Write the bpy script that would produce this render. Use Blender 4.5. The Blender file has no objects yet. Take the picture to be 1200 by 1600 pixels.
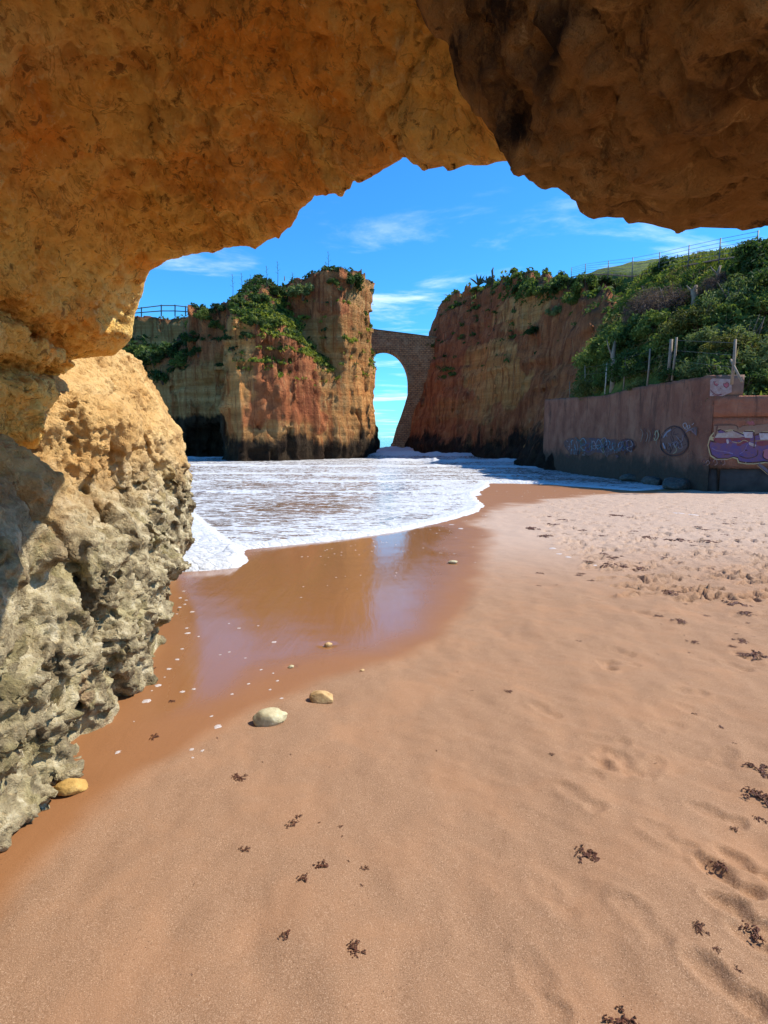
import bpy, math, random
import numpy as np
from mathutils import Vector
from mathutils.bvhtree import BVHTree

SC = bpy.context.scene
COL = SC.collection

# ------------------------------------------------------------------ camera, light, exposure
F = 900.0                                   # focal length in pixels of the 1200 px wide photograph
PITCH = math.atan((800 - 685) / F)          # the sea horizon stands at y = 685
EYE = 1.6
cam = bpy.data.cameras.new('camera')
cam.sensor_fit = 'HORIZONTAL'; cam.sensor_width = 36.0; cam.lens = 36.0 * F / 1200.0
cam.clip_start = 0.05; cam.clip_end = 20000
camo = bpy.data.objects.new('camera', cam); COL.objects.link(camo)
camo.location = (0, 0, EYE); camo.rotation_euler = (math.pi / 2 - PITCH, 0, 0)
SC.camera = camo
SC.render.resolution_x, SC.render.resolution_y = 768, 1024

SUN_AZ, SUN_EL = math.radians(10), math.radians(50)     # azimuth from +X towards +Y
SUN = Vector((math.cos(SUN_AZ) * math.cos(SUN_EL), math.sin(SUN_AZ) * math.cos(SUN_EL), math.sin(SUN_EL)))
sl = bpy.data.lights.new('sun', 'SUN'); sl.energy = 4.2; sl.angle = math.radians(0.53); sl.color = (1.0, 0.94, 0.85)
so = bpy.data.objects.new('sun', sl); COL.objects.link(so)
so.rotation_euler = SUN.to_track_quat('Z', 'Y').to_euler()

W = bpy.data.worlds.new('World'); SC.world = W; W.use_nodes = True
wn = W.node_tree; wn.nodes.clear()
def wnode(t, **kw):
    n = wn.nodes.new(t)
    for k, v in kw.items(): setattr(n, k, v)
    return n
sky = wnode('ShaderNodeTexSky', sky_type='NISHITA', sun_disc=False, sun_elevation=SUN_EL,
            sun_rotation=math.pi / 2 - SUN_AZ, air_density=1.0, dust_density=0.3, ozone_density=3.0)
hsv = wnode('ShaderNodeHueSaturation'); hsv.inputs['Saturation'].default_value = 1.15; hsv.inputs['Value'].default_value = 1.0
wn.links.new(sky.outputs[0], hsv.inputs['Color'])
tint = wnode('ShaderNodeMixRGB', blend_type='MULTIPLY'); tint.inputs['Fac'].default_value = 1.0; tint.inputs['Color2'].default_value = (0.27, 0.74, 1.04, 1)
wn.links.new(hsv.outputs[0], tint.inputs['Color1'])
tc = wnode('ShaderNodeTexCoord'); sx = wnode('ShaderNodeSeparateXYZ')
wn.links.new(tc.outputs['Generated'], sx.inputs[0])
def wm(op, a, b=None, c=None):
    n = wnode('ShaderNodeMath', operation=op)
    for i, v in enumerate((a, b, c)):
        if v is None: continue
        if isinstance(v, (int, float)): n.inputs[i].default_value = v
        else: wn.links.new(v, n.inputs[i])
    return n.outputs[0]
# wisps of cirrus: a cloud deck far away, seen in perspective
den = wm('ADD', wm('MAXIMUM', sx.outputs[2], 0.0), 0.07)
cx = wnode('ShaderNodeCombineXYZ')
wn.links.new(wm('DIVIDE', sx.outputs[0], den), cx.inputs[0]); wn.links.new(wm('DIVIDE', sx.outputs[1], den), cx.inputs[1])
mp = wnode('ShaderNodeMapping'); mp.inputs['Scale'].default_value = (0.75, 1.5, 1); mp.inputs['Location'].default_value = (0.9, 0.72, 0)
wn.links.new(cx.outputs[0], mp.inputs[0])
n1 = wnode('ShaderNodeTexNoise'); n1.inputs['Scale'].default_value = 1.0; n1.inputs['Detail'].default_value = 9; n1.inputs['Roughness'].default_value = 0.62; n1.inputs['Distortion'].default_value = 0.5
wn.links.new(mp.outputs[0], n1.inputs['Vector'])
mr = wnode('ShaderNodeMapRange', interpolation_type='SMOOTHSTEP'); mr.inputs['From Min'].default_value = 0.49; mr.inputs['From Max'].default_value = 0.72
wn.links.new(n1.outputs['Fac'], mr.inputs['Value'])
lo = wnode('ShaderNodeMapRange', interpolation_type='SMOOTHSTEP'); lo.inputs['From Min'].default_value = 0.42; lo.inputs['From Max'].default_value = 0.22
wn.links.new(sx.outputs[2], lo.inputs['Value'])
mx = wnode('ShaderNodeMixRGB'); mx.inputs['Color2'].default_value = (5.2, 6.0, 6.8, 1)
wn.links.new(tint.outputs[0], mx.inputs['Color1'])
wn.links.new(wm('MULTIPLY', wm('MULTIPLY', mr.outputs[0], lo.outputs[0]), wm('MULTIPLY', wm('GREATER_THAN', sx.outputs[2], 0.0), 0.85)), mx.inputs['Fac'])
bg = wnode('ShaderNodeBackground'); bg.inputs['Strength'].default_value = 0.135
wo = wnode('ShaderNodeOutputWorld')
wn.links.new(mx.outputs[0], bg.inputs['Color']); wn.links.new(bg.outputs[0], wo.inputs['Surface'])

vs = SC.view_settings
vs.view_transform = 'Standard'; vs.look = 'None'; vs.exposure = 0.84; vs.gamma = 1.0; vs.use_curve_mapping = False
SC.cycles.max_bounces = 10; SC.cycles.diffuse_bounces = 7; SC.cycles.glossy_bounces = 4; SC.cycles.transparent_max_bounces = 6
SC.cycles.use_denoising = True

# ------------------------------------------------------------------ helpers
def ray(px, py):
    a, b = (px - 600) / F, (800 - py) / F
    c, s = math.cos(PITCH), math.sin(PITCH)
    return np.array([a, c + b * s, -s + b * c])
def at(px, py, Y):
    d = ray(px, py); return np.array([0, 0, EYE]) + d * (Y / d[1])
def gnd(px, py, c0=0.0, sl_=-0.02):
    d = ray(px, py); t = (c0 - EYE) / (d[2] - sl_ * d[1]); return np.array([0, 0, EYE]) + d * t
def lerp(a, b, t): return a + (b - a) * t
def sstep(a, b, x):
    t = np.clip((x - a) / (b - a), 0, 1); return t * t * (3 - 2 * t)
def smin(a, b, k):
    h = np.clip(0.5 + 0.5 * (b - a) / k, 0, 1); return b + (a - b) * h - k * h * (1 - h)
def smax(a, b, k): return -smin(-a, -b, k)

def _h(ix, iy, iz, s):
    h = (ix.astype(np.int64) * 374761393 + iy.astype(np.int64) * 668265263 + iz.astype(np.int64) * 2147483647 + s * 1274126177) & 0xFFFFFFFF
    h = ((h ^ (h >> 13)) * 1274126177) & 0xFFFFFFFF
    h = ((h ^ (h >> 16)) * 2246822519) & 0xFFFFFFFF
    return h ^ (h >> 15)
_G = np.random.RandomState(5).normal(size=(256, 3)); _G /= np.linalg.norm(_G, axis=1)[:, None]; _G = _G.astype(np.float32)
def pn(p, seed=0):
    p = np.asarray(p, np.float32); i = np.floor(p); f = p - i; i = i.astype(np.int32)
    u = f * f * f * (f * (f * 6 - 15) + 10)
    r = 0
    for dx in (0, 1):
        wx = u[:, 0] if dx else 1 - u[:, 0]
        for dy in (0, 1):
            wy = u[:, 1] if dy else 1 - u[:, 1]
            for dz in (0, 1):
                wz = u[:, 2] if dz else 1 - u[:, 2]
                g = _G[_h(i[:, 0] + dx, i[:, 1] + dy, i[:, 2] + dz, seed) & 255]
                r = r + wx * wy * wz * (g[:, 0] * (f[:, 0] - dx) + g[:, 1] * (f[:, 1] - dy) + g[:, 2] * (f[:, 2] - dz))
    return r * 1.6
def fbm(p, o=4, seed=0, gain=0.5, mode=0):
    a, s, n = 1.0, 0, 0; p = np.asarray(p, np.float32)
    for k in range(o):
        v = pn(p, seed + k * 17)
        if mode == 1: v = 1 - 2 * np.abs(v)      # ridged
        elif mode == 2: v = 2 * np.abs(v) - 0.6  # billow
        s = s + a * v; n += a; a *= gain; p = p * 2.03 + 3.1
    return s / n
def worley(p, seed=0):
    p = np.asarray(p, np.float32); i = np.floor(p).astype(np.int32); f = p - i
    d = np.full(len(p), 9.0, np.float32)
    for dx in (-1, 0, 1):
        for dy in (-1, 0, 1):
            for dz in (-1, 0, 1):
                h = _h(i[:, 0] + dx, i[:, 1] + dy, i[:, 2] + dz, seed)
                q = ((dx + (h & 1023) / 1023. - f[:, 0]) ** 2 + (dy + ((h >> 10) & 1023) / 1023. - f[:, 1]) ** 2 + (dz + ((h >> 20) & 1023) / 1023. - f[:, 2]) ** 2)
                d = np.minimum(d, q)
    return np.sqrt(d)

def tag(o, label, cat, group=None):
    o['label'] = label; o['category'] = cat
    if group: o['group'] = group
    return o
def kind(o, k): o['kind'] = k; return o
def empty(name, loc=(0, 0, 0), rz=0):
    o = bpy.data.objects.new(name, None); o.location = loc; o.rotation_euler = (0, 0, rz); o.empty_display_size = 0.2
    COL.objects.link(o); return o
def mesh_np(name, v, f, mat=None, attrs=None, smooth=True):
    v = np.ascontiguousarray(v, np.float32); f = np.ascontiguousarray(f, np.int32); k = f.shape[1]
    me = bpy.data.meshes.new(name)
    me.vertices.add(len(v)); me.vertices.foreach_set('co', v.ravel())
    me.loops.add(f.size); me.loops.foreach_set('vertex_index', f.ravel())
    me.polygons.add(len(f)); me.polygons.foreach_set('loop_start', np.arange(0, f.size, k, dtype=np.int32))
    me.update(calc_edges=True); me.validate()
    me.polygons.foreach_set('use_smooth', np.full(len(me.polygons), smooth))
    for a, x in (attrs or {}).items():
        at_ = me.attributes.new(a, 'FLOAT', 'POINT'); at_.data.foreach_set('value', np.ascontiguousarray(x, np.float32))
    if mat: me.materials.append(mat)
    return me
def obj(name, me, parent=None, loc=None):
    o = bpy.data.objects.new(name, me); COL.objects.link(o)
    if parent: o.parent = parent
    if loc is not None: o.location = loc
    return o
def normals(me):
    n = np.empty(len(me.vertices) * 3, np.float32); me.vertex_normals.foreach_get('vector', n); return n.reshape(-1, 3)
def co(me):
    n = np.empty(len(me.vertices) * 3, np.float32); me.vertices.foreach_get('co', n); return n.reshape(-1, 3)
def setco(me, v): me.vertices.foreach_set('co', np.ascontiguousarray(v, np.float32).ravel()); me.update()
def setat(me, a, x):
    t = me.attributes.get(a) or me.attributes.new(a, 'FLOAT', 'POINT'); t.data.foreach_set('value', np.ascontiguousarray(x, np.float32))
def faces4(me):
    f = np.empty(len(me.loops), np.int32); me.loops.foreach_get('vertex_index', f); return f.reshape(-1, 4)

class MB:                                     # collects polygons of any size into ONE mesh
    def __init__(s): s.v = []; s.f = []
    def add(s, v, f):
        b = len(s.v); s.v += [tuple(map(float, p)) for p in v]; s.f += [tuple(i + b for i in q) for q in f]
    def tube(s, pts, r, n=6, cap=True):
        pts = [Vector(p) for p in pts]; rs = r if isinstance(r, (list, tuple)) else [r] * len(pts)
        rings = []; b = len(s.v); up = Vector((0.31, 0.17, 0.93))
        for i, p in enumerate(pts):
            t = (pts[min(i + 1, len(pts) - 1)] - pts[max(i - 1, 0)]).normalized()
            a = t.cross(up)
            if a.length < 1e-3: a = t.cross(Vector((1, 0, 0)))
            a.normalize(); c = t.cross(a)
            for k in range(n):
                w = 2 * math.pi * k / n; s.v.append(tuple(p + (a * math.cos(w) + c * math.sin(w)) * rs[i]))
        for i in range(len(pts) - 1):
            for k in range(n):
                s.f.append((b + i * n + k, b + i * n + (k + 1) % n, b + (i + 1) * n + (k + 1) % n, b + (i + 1) * n + k))
        if cap:
            s.f.append(tuple(b + k for k in range(n))[::-1]); s.f.append(tuple(b + (len(pts) - 1) * n + k for k in range(n)))
    def box(s, c, d, rz=0):
        cs, sn = math.cos(rz), math.sin(rz); v = []
        for z in (-.5, .5):
            for x, y in ((-.5, -.5), (.5, -.5), (.5, .5), (-.5, .5)):
                X, Y = x * d[0], y * d[1]; v.append((c[0] + X * cs - Y * sn, c[1] + X * sn + Y * cs, c[2] + z * d[2]))
        s.add(v, [(3, 2, 1, 0), (4, 5, 6, 7), (0, 1, 5, 4), (1, 2, 6, 5), (2, 3, 7, 6), (3, 0, 4, 7)])
    def mesh(s, name, mat, smooth=False):
        me = bpy.data.meshes.new(name); me.from_pydata(s.v, [], s.f); me.update()
        me.polygons.foreach_set('use_smooth', [smooth] * len(me.polygons))
        if mat: me.materials.append(mat)
        return me
    def build(s, name, mat, parent=None, smooth=False): return obj(name, s.mesh(name, mat, smooth), parent)

def surface_nets(f, org, h):
    f = f.copy(); big = abs(h)
    for ax in range(3):
        for e in (0, -1):
            sl_ = [slice(None)] * 3; sl_[ax] = e; f[tuple(sl_)] = np.maximum(f[tuple(sl_)], 0.3 * big)
    s = f < 0; n = np.array(f.shape) - 1
    offs = [(x, y, z) for x in (0, 1) for y in (0, 1) for z in (0, 1)]
    c = sum(s[o[0]:n[0] + o[0], o[1]:n[1] + o[1], o[2]:n[2] + o[2]].astype(np.int8) for o in offs)
    act = (c > 0) & (c < 8); idx = np.full(act.shape, -1, np.int32); ii = np.argwhere(act); idx[act] = np.arange(len(ii))
    val = np.stack([f[ii[:, 0] + o[0], ii[:, 1] + o[1], ii[:, 2] + o[2]] for o in offs], 1)
    p = np.zeros((len(ii), 3)); cnt = np.zeros(len(ii))
    for a in range(8):
        for b in range(a + 1, 8):
            oa, ob = np.array(offs[a]), np.array(offs[b])
            if np.abs(oa - ob).sum() != 1: continue
            va, vb = val[:, a], val[:, b]; m = (va < 0) != (vb < 0)
            t = np.where(m, va / np.where(m, va - vb, 1), 0)
            p[m] += oa + t[m, None] * (ob - oa); cnt[m] += 1
    v = (ii + p / cnt[:, None]) * h + np.array(org)
    Q = []
    for ax in range(3):
        u, w = (ax + 1) % 3, (ax + 2) % 3
        lo_ = [slice(1, -1)] * 3; lo_[ax] = slice(0, -1); hi_ = list(lo_); hi_[ax] = slice(1, None)
        A, B = s[tuple(lo_)], s[tuple(hi_)]
        for m, flip in ((A & ~B, False), (~A & B, True)):
            e = np.argwhere(m)
            if not len(e): continue
            add = np.array([1, 1, 1]); add[ax] = 0; e = e + add
            q = []
            for du, dw in ((-1, -1), (0, -1), (0, 0), (-1, 0)):
                k = e.copy(); k[:, u] += du; k[:, w] += dw; q.append(idx[k[:, 0], k[:, 1], k[:, 2]])
            q = np.stack(q, 1); Q.append(q[:, ::-1] if flip else q)
    q = np.concatenate(Q); q = q[(q >= 0).all(1)]
    return v, q
def grid(lo_, hi_, h):
    ax = [np.arange(a, b + h * .5, h) for a, b in zip(lo_, hi_)]
    X, Y, Z = np.meshgrid(*ax, indexing='ij'); return X, Y, Z
def sdf_mesh(name, fun, lo_, hi_, h, noise=None, band=0.6):
    X, Y, Z = grid(lo_, hi_, h); f = fun(X, Y, Z)
    if noise:
        m = np.abs(f) < band
        f[m] += noise(np.stack([X[m], Y[m], Z[m]], 1))
    return surface_nets(f, lo_, h)
def subdiv(v, q, levels=1):
    me = mesh_np('tmp', v, q); o = bpy.data.objects.new('tmp', me); COL.objects.link(o)
    md = o.modifiers.new('s', 'SUBSURF'); md.levels = levels; md.render_levels = levels
    dg = bpy.context.evaluated_depsgraph_get(); ev = bpy.data.meshes.new_from_object(o.evaluated_get(dg))
    V, Q = co(ev), faces4(ev)
    bpy.data.objects.remove(o); bpy.data.meshes.remove(me); bpy.data.meshes.remove(ev)
    return V, Q
def vnormals(v, q):
    n = np.zeros_like(v); fn = np.cross(v[q[:, 2]] - v[q[:, 0]], v[q[:, 3]] - v[q[:, 1]])
    for k in range(4):
        for a in range(3): n[:, a] += np.bincount(q[:, k], fn[:, a], len(v))
    return n / np.maximum(np.linalg.norm(n, axis=1), 1e-9)[:, None]
def poly_sd(x, y, P):
    P = np.array(P, float); d = np.full(np.shape(x), 1e18); s = np.ones(np.shape(x))
    for i in range(len(P)):
        a, b = P[i], P[i - 1]; ex, ey = b - a; wx, wy = x - a[0], y - a[1]
        t = np.clip((wx * ex + wy * ey) / (ex * ex + ey * ey), 0, 1)
        d = np.minimum(d, (wx - ex * t) ** 2 + (wy - ey * t) ** 2)
        c1, c2, c3 = y >= a[1], y < b[1], ex * wy > ey * wx
        s = np.where((c1 & c2 & c3) | (~c1 & ~c2 & ~c3), -s, s)
    return s * np.sqrt(d)

# ------------------------------------------------------------------ material helper
class Mat:
    def __init__(s, name, rough=0.9, spec=0.3):
        s.m = bpy.data.materials.new(name); s.m.use_nodes = True; s.t = s.m.node_tree
        s.b = s.t.nodes['Principled BSDF']; s.b.inputs['Roughness'].default_value = rough
        s.b.inputs['Specular IOR Level'].default_value = spec
        g = s.t.nodes.new('ShaderNodeNewGeometry'); s.pos = g.outputs['Position']; s.nor = g.outputs['Normal']
        s.tc = s.t.nodes.new('ShaderNodeTexCoord'); s.obj = s.tc.outputs['Object']
    def n(s, t, **kw):
        x = s.t.nodes.new(t)
        for k, v in kw.items(): setattr(x, k, v)
        return x
    def put(s, sock, v):
        if v is None: return
        if hasattr(v, 'node'): s.t.links.new(v, sock)
        elif isinstance(v, (tuple, list)) and len(v) == 3 and sock.type == 'RGBA': sock.default_value = (*v, 1)
        else: sock.default_value = v
    def math(s, op, a, b=None, c=None, clamp=False):
        x = s.n('ShaderNodeMath', operation=op, use_clamp=clamp)
        for i, v in enumerate((a, b, c)): s.put(x.inputs[i], v)
        return x.outputs[0]
    def map(s, v, a, b, c=0.0, d=1.0):
        x = s.n('ShaderNodeMapRange', interpolation_type='SMOOTHSTEP')
        for i, q in enumerate((v, a, b, c, d)): s.put(x.inputs[i], q)
        return x.outputs[0]
    def scale(s, vec, sc, loc=(0, 0, 0), rot=(0, 0, 0)):
        x = s.n('ShaderNodeMapping'); s.put(x.inputs[0], vec); x.inputs['Scale'].default_value = sc; x.inputs['Location'].default_value = loc; x.inputs['Rotation'].default_value = rot
        return x.outputs[0]
    def noise(s, vec, sc=1, det=5, rough=0.55, dist=0.0, out='Fac', kind_='FBM'):
        x = s.n('ShaderNodeTexNoise'); x.noise_type = kind_; s.put(x.inputs['Vector'], vec); x.inputs['Scale'].default_value = sc
        x.inputs['Detail'].default_value = det; x.inputs['Roughness'].default_value = rough; x.inputs['Distortion'].default_value = dist
        return x.outputs[out]
    def vor(s, vec, sc=1, feat='F1', rnd=1.0, out='Distance'):
        x = s.n('ShaderNodeTexVoronoi', feature=feat); s.put(x.inputs['Vector'], vec); x.inputs['Scale'].default_value = sc
        x.inputs['Randomness'].default_value = rnd; return x.outputs[out]
    def mix(s, f, a, b, mode='MIX'):
        x = s.n('ShaderNodeMixRGB', blend_type=mode); s.put(x.inputs[0], f); s.put(x.inputs[1], a); s.put(x.inputs[2], b); return x.outputs[0]
    def ramp(s, f, stops):
        x = s.n('ShaderNodeValToRGB'); e = x.color_ramp.elements
        while len(e) < len(stops): e.new(0.5)
        for k, (p, c) in zip(e, stops): k.position = p; k.color = (*c, 1)
        s.put(x.inputs[0], f); return x.outputs[0]
    def attr(s, name, out='Fac'):
        x = s.n('ShaderNodeAttribute', attribute_name=name); return x.outputs[out]
    def sep(s, v):
        x = s.n('ShaderNodeSeparateXYZ'); s.put(x.inputs[0], v); return x.outputs
    def bump(s, h, st=0.5, dist=0.02, prev=None):
        x = s.n('ShaderNodeBump'); s.put(x.inputs['Height'], h); s.put(x.inputs['Strength'], st); x.inputs['Distance'].default_value = dist
        if prev: s.t.links.new(prev, x.inputs['Normal'])
        return x.outputs[0]
    def fin(s, col=None, normal=None, rough=None, **kw):
        s.put(s.b.inputs['Base Color'], col)
        if normal: s.t.links.new(normal, s.b.inputs['Normal'])
        if rough is not None: s.put(s.b.inputs['Roughness'], rough)
        for k, v in kw.items(): s.put(s.b.inputs[k], v)
        return s.m
def plain(name, c, rough=0.8, var=0.25, sc=6.0, bump=0.0, spec=0.3):
    m = Mat(name, rough, spec); f = m.noise(m.obj, sc, 6, 0.6)
    col = m.ramp(f, [(0.25, tuple(x * (1 - var) for x in c)), (0.75, tuple(min(1, x * (1 + var)) for x in c))])
    nb = m.bump(m.noise(m.obj, sc * 4, 6, 0.65), bump, 0.01) if bump else None
    return m.fin(col, nb)
# ------------------------------------------------------------------ materials of the near rocks
def rock_near(name, pal, bumps=1.0, tide=False, strk=None, blot=None):
    m = Mat(name, 0.92, 0.2)
    big = m.noise(m.pos, 1.3, 6, 0.6, 0.6)
    mid = m.noise(m.pos, 6.0, 8, 0.65, 0.3)
    fine = m.noise(m.pos, 38.0, 8, 0.7)
    col = m.ramp(big, [(0.28, pal[0]), (0.48, pal[1]), (0.68, pal[2])])
    col = m.mix(m.map(mid, 0.48, 0.72, 0, 0.75), col, pal[3])
    col = m.mix(m.map(m.noise(m.scale(m.pos, (1, 1, 1), (7, 3, 1)), 2.6, 7, 0.62, 0.8), 0.52, 0.66, 0, 0.7), col, pal[4])
    if blot:
        bl = m.noise(m.scale(m.pos, (1, 1, 1), (3, 5, 2)), 0.85, 9, 0.68, 0.5)
        col = m.mix(m.map(bl, 0.50, 0.68, 0, 0.7), col, blot)
        og = m.noise(m.scale(m.pos, (1, 1, 1), (8, 2, 6)), 1.1, 7, 0.62, 0.6)
        col = m.mix(m.map(og, 0.50, 0.62, 0, 0.6), col, (0.92, 0.33, 0.035))
        fg = m.noise(m.pos, 12.0, 8, 0.7, 0.7)
        col = m.mix(m.map(fg, 0.44, 0.36, 0, 0.75), col, (0.20, 0.08, 0.022))
        col = m.mix(m.map(fg, 0.56, 0.68, 0, 0.6), col, (0.97, 0.72, 0.32))
        cr = m.noise(m.pos, 2.4, 8, 0.6, 1.0)
        col = m.mix(m.map(m.math('ABSOLUTE', m.math('SUBTRACT', cr, 0.5)), 0.014, 0.0, 0, 0.55), col, tuple(c * 0.5 for c in blot))
    if strk:
        st = m.noise(m.scale(m.pos, (14, 14, 1.3)), 1.0, 7, 0.65, 0.4)
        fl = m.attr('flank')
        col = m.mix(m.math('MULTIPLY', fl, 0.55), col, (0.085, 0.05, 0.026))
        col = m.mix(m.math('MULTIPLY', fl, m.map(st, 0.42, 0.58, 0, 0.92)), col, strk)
        sp = m.noise(m.scale(m.pos, (1, 1.3, 1)), 19.0, 9, 0.72, 0.8); sp2 = m.noise(m.pos, 5, 5, .6)
        col = m.mix(m.math('MULTIPLY', m.math('SUBTRACT', 1.0, fl), m.math('MULTIPLY', m.map(sp, 0.54, 0.66), m.map(sp2, .40, .62))), col, (0.78, 0.50, 0.20))
        col = m.mix(m.map(m.noise(m.pos, 10.0, 9, 0.72, 0.6), 0.54, 0.66, 0, 0.75), col, (0.04, 0.022, 0.012))
    if tide:
        z = m.math('ADD', m.sep(m.pos)[2], m.math('MULTIPLY', m.math('SUBTRACT', m.noise(m.pos, 1.7, 6, 0.6), 0.5), 1.1))
        low = m.map(z, 1.75, 0.85)
        gry = m.ramp(m.noise(m.pos, 5.0, 8, 0.7, 0.5), [(0.3, (0.05, 0.040, 0.025)), (0.45, (0.22, 0.17, 0.095)), (0.56, (0.47, 0.385, 0.225)), (0.72, (0.74, 0.66, 0.47))])
        olive = m.mix(m.map(m.noise(m.scale(m.pos, (1, 1, 1), (2, 9, 4)), 3.5, 6, 0.6, 0.7), 0.5, 0.64, 0, 0.4), gry, (0.30, 0.25, 0.09))
        olive = m.mix(m.map(m.noise(m.scale(m.pos, (1, 1, 1), (5, 1, 8)), 2.2, 6, 0.65, 0.9), 0.6, 0.72, 0, 0.55), olive, (0.52, 0.30, 0.15))
        col = m.mix(low, col, olive)
    pits = m.vor(m.mix(0.12, m.pos, m.noise(m.pos, 9, 4, 0.6, out='Color')), 26.0)
    col = m.mix(m.map(pits, 0.2, 0.0, 0, 0.35), col, tuple(c * 0.6 for c in pal[0]))
    col = m.mix(m.map(fine, 0.55, 0.75, 0, 0.35), col, tuple(min(1, c * 1.35) for c in pal[2]))
    h = m.math('ADD', m.math('MULTIPLY', mid, 1.2), m.math('MULTIPLY', fine, 0.55))
    h = m.math('ADD', h, m.math('MULTIPLY', m.math('MINIMUM', pits, 0.35), 0.7))
    nb = m.bump(h, min(1.0, 0.85 * bumps), 0.065 * bumps)
    nb = m.bump(m.noise(m.pos, 150.0, 5, 0.7), 0.35 * bumps, 0.006, nb)
    return m.fin(col, nb)
M_GOLD = rock_near('golden_sandstone', [(0.88, 0.44, 0.09), (0.95, 0.60, 0.16), (0.97, 0.72, 0.28), (0.95, 0.45, 0.07), (0.78, 0.36, 0.08)], 1.1, blot=(0.80, 0.36, 0.07))
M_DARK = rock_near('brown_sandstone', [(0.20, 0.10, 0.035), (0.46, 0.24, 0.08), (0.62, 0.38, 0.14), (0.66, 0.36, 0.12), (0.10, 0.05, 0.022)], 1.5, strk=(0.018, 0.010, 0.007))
M_SPUR = rock_near('tide_worn_sandstone', [(0.44, 0.22, 0.065), (0.60, 0.36, 0.13), (0.68, 0.45, 0.19), (0.50, 0.27, 0.08), (0.34, 0.19, 0.07)], 1.0, tide=True)

def tri_interp(tab, ys, zs, y, z):            # bilinear table W(y, z)
    tab = np.array(tab); ys = np.array(ys); zs = np.array(zs)
    iy = np.clip(np.searchsorted(ys, y) - 1, 0, len(ys) - 2); iz = np.clip(np.searchsorted(zs, z) - 1, 0, len(zs) - 2)
    ty = np.clip((y - ys[iy]) / (ys[iy + 1] - ys[iy]), 0, 1); tz = np.clip((z - zs[iz]) / (zs[iz + 1] - zs[iz]), 0, 1)
    ty = ty * ty * (3 - 2 * ty); tz = tz * tz * (3 - 2 * tz)
    return (tab[iy, iz] * (1 - ty) + tab[iy + 1, iz] * ty) * (1 - tz) + (tab[iy, iz + 1] * (1 - ty) + tab[iy + 1, iz + 1] * ty) * tz

# ---- the golden overhang: vault, upper wall and hanging lip
LIP = [at(*p) for p in [(180, 548, 4.6), (203, 528, 4.55), (215, 490, 4.5), (238, 424, 4.3), (290, 396, 4.0), (350, 387, 3.75), (400, 384, 3.5), (440, 360, 3.32),
       (480, 320, 3.05), (530, 303, 2.78), (565, 283, 2.62), (600, 267, 2.48), (650, 263, 2.33), (700, 269, 2.22), (745, 268, 2.15), (785, 258, 2.1), (860, 250, 2.05)]]
LX = np.array([p[0] for p in LIP]); LY = np.array([p[1] for p in LIP]); LZ = np.array([p[2] for p in LIP])
_o = np.argsort(LX); LX, LY, LZ = LX[_o], LY[_o], LZ[_o]
UW = [[-2.8, -2.3, -2.08, -1.95, -1.82, -1.62, -1.2], [-2.8, -2.3, -2.03, -1.88, -1.8, -1.62, -1.2], [-2.7, -2.22, -2.06, -1.96, -1.86, -1.7, -1.35],
      [-2.65, -2.22, -2.14, -2.10, -1.98, -1.86, -1.6], [-3.5, -3.1, -2.7, -2.28, -2.08, -1.96, -1.8]]
UY = [0.0, 1.8, 2.8, 3.8, 4.6]; UZ = [1.35, 1.65, 1.95, 2.15, 2.4, 2.75, 3.2]
def f_gold(x, y, z):
    yl = np.interp(x, LX, LY); zl = np.interp(x, LX, LZ) - np.interp(x, [-1.66, -1.26, -0.8, -0.53, -0.19, 0.0, 0.2, 0.35, 0.55], [0.0, 0.06, 0.055, 0.085, 0.085, 0.06, 0.05, 0.065, 0.05])
    k = np.interp(x, [-2.2, -1.2, -0.4, 0.3], [0.12, 0.30, 0.42, 0.52])
    c = zl + k * np.maximum(yl - y, 0) - 0.0
    c = np.minimum(c, 3.35 + 0.1 * x)
    wall = x - tri_interp(UW, UY, UZ, y, z)
    gy = (np.interp(x + .03, LX, LY) - np.interp(x - .03, LX, LY)) / .06; gz = (np.interp(x + .03, LX, LZ) - np.interp(x - .03, LX, LZ)) / .06 + k * gy
    f = smin((c - z) / np.sqrt(1 + np.clip(gz, -3, 3) ** 2 * .6 + k * k), wall, 0.45)
    f = np.where(z < 1.98, np.maximum(wall, (1.6 - z)), f) if False else f
    f = smax(f, 1.0 + 0.12 * np.sin(x * 2) - 1.7 * sstep(-1.1, -1.8, x) - y, 0.25)
    f = smax(f, z - 3.95 - 0.15 * np.sin(x * 1.3), 0.3)
    f = smax(f, (y - yl) / np.sqrt(1 + gy * gy), 0.07)
    return f
def n_gold(p):
    ed = 0.15 + 0.85 * sstep(0.0, 0.4, np.interp(p[:, 0], LX, LY) - p[:, 1])
    r = ed * (0.09 * fbm(p * 1.3, 3, 3) + 0.055 * fbm(p * np.array([3.2, 3.2, 4.5]), 3, 9, mode=1))
    # bedding joints that open across the wall
    w = 0.10 * pn(p * 0.9, 41) + 0.05 * pn(p * 3, 42)
    for zc, sl_, wd, dp, xa in ((2.36, -0.13, 0.045, 0.26, -1.15), (2.02, -0.02, 0.04, 0.26, -1.5)):
        d = p[:, 2] - (zc + sl_ * (p[:, 1] - 2.6) - 0.10 * (p[:, 0] + 1.9) + w * 0.6)
        r = r + dp * np.exp(-(d / wd) ** 2) * sstep(xa, xa - 0.4, p[:, 0])
    return r
v, q = sdf_mesh('g', f_gold, (-4.6, -1.3, 1.2), (0.75, 4.95, 4.4), 0.042, n_gold, 0.35)
v, q = subdiv(v, q, 1)
nn = vnormals(v, q); vis = (v[:, 2] < 3.6)
d = np.zeros(len(v)); p = v[vis]
edge = sstep(0.02, 0.25, np.interp(p[:, 0], LX, LY) - p[:, 1])
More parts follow.
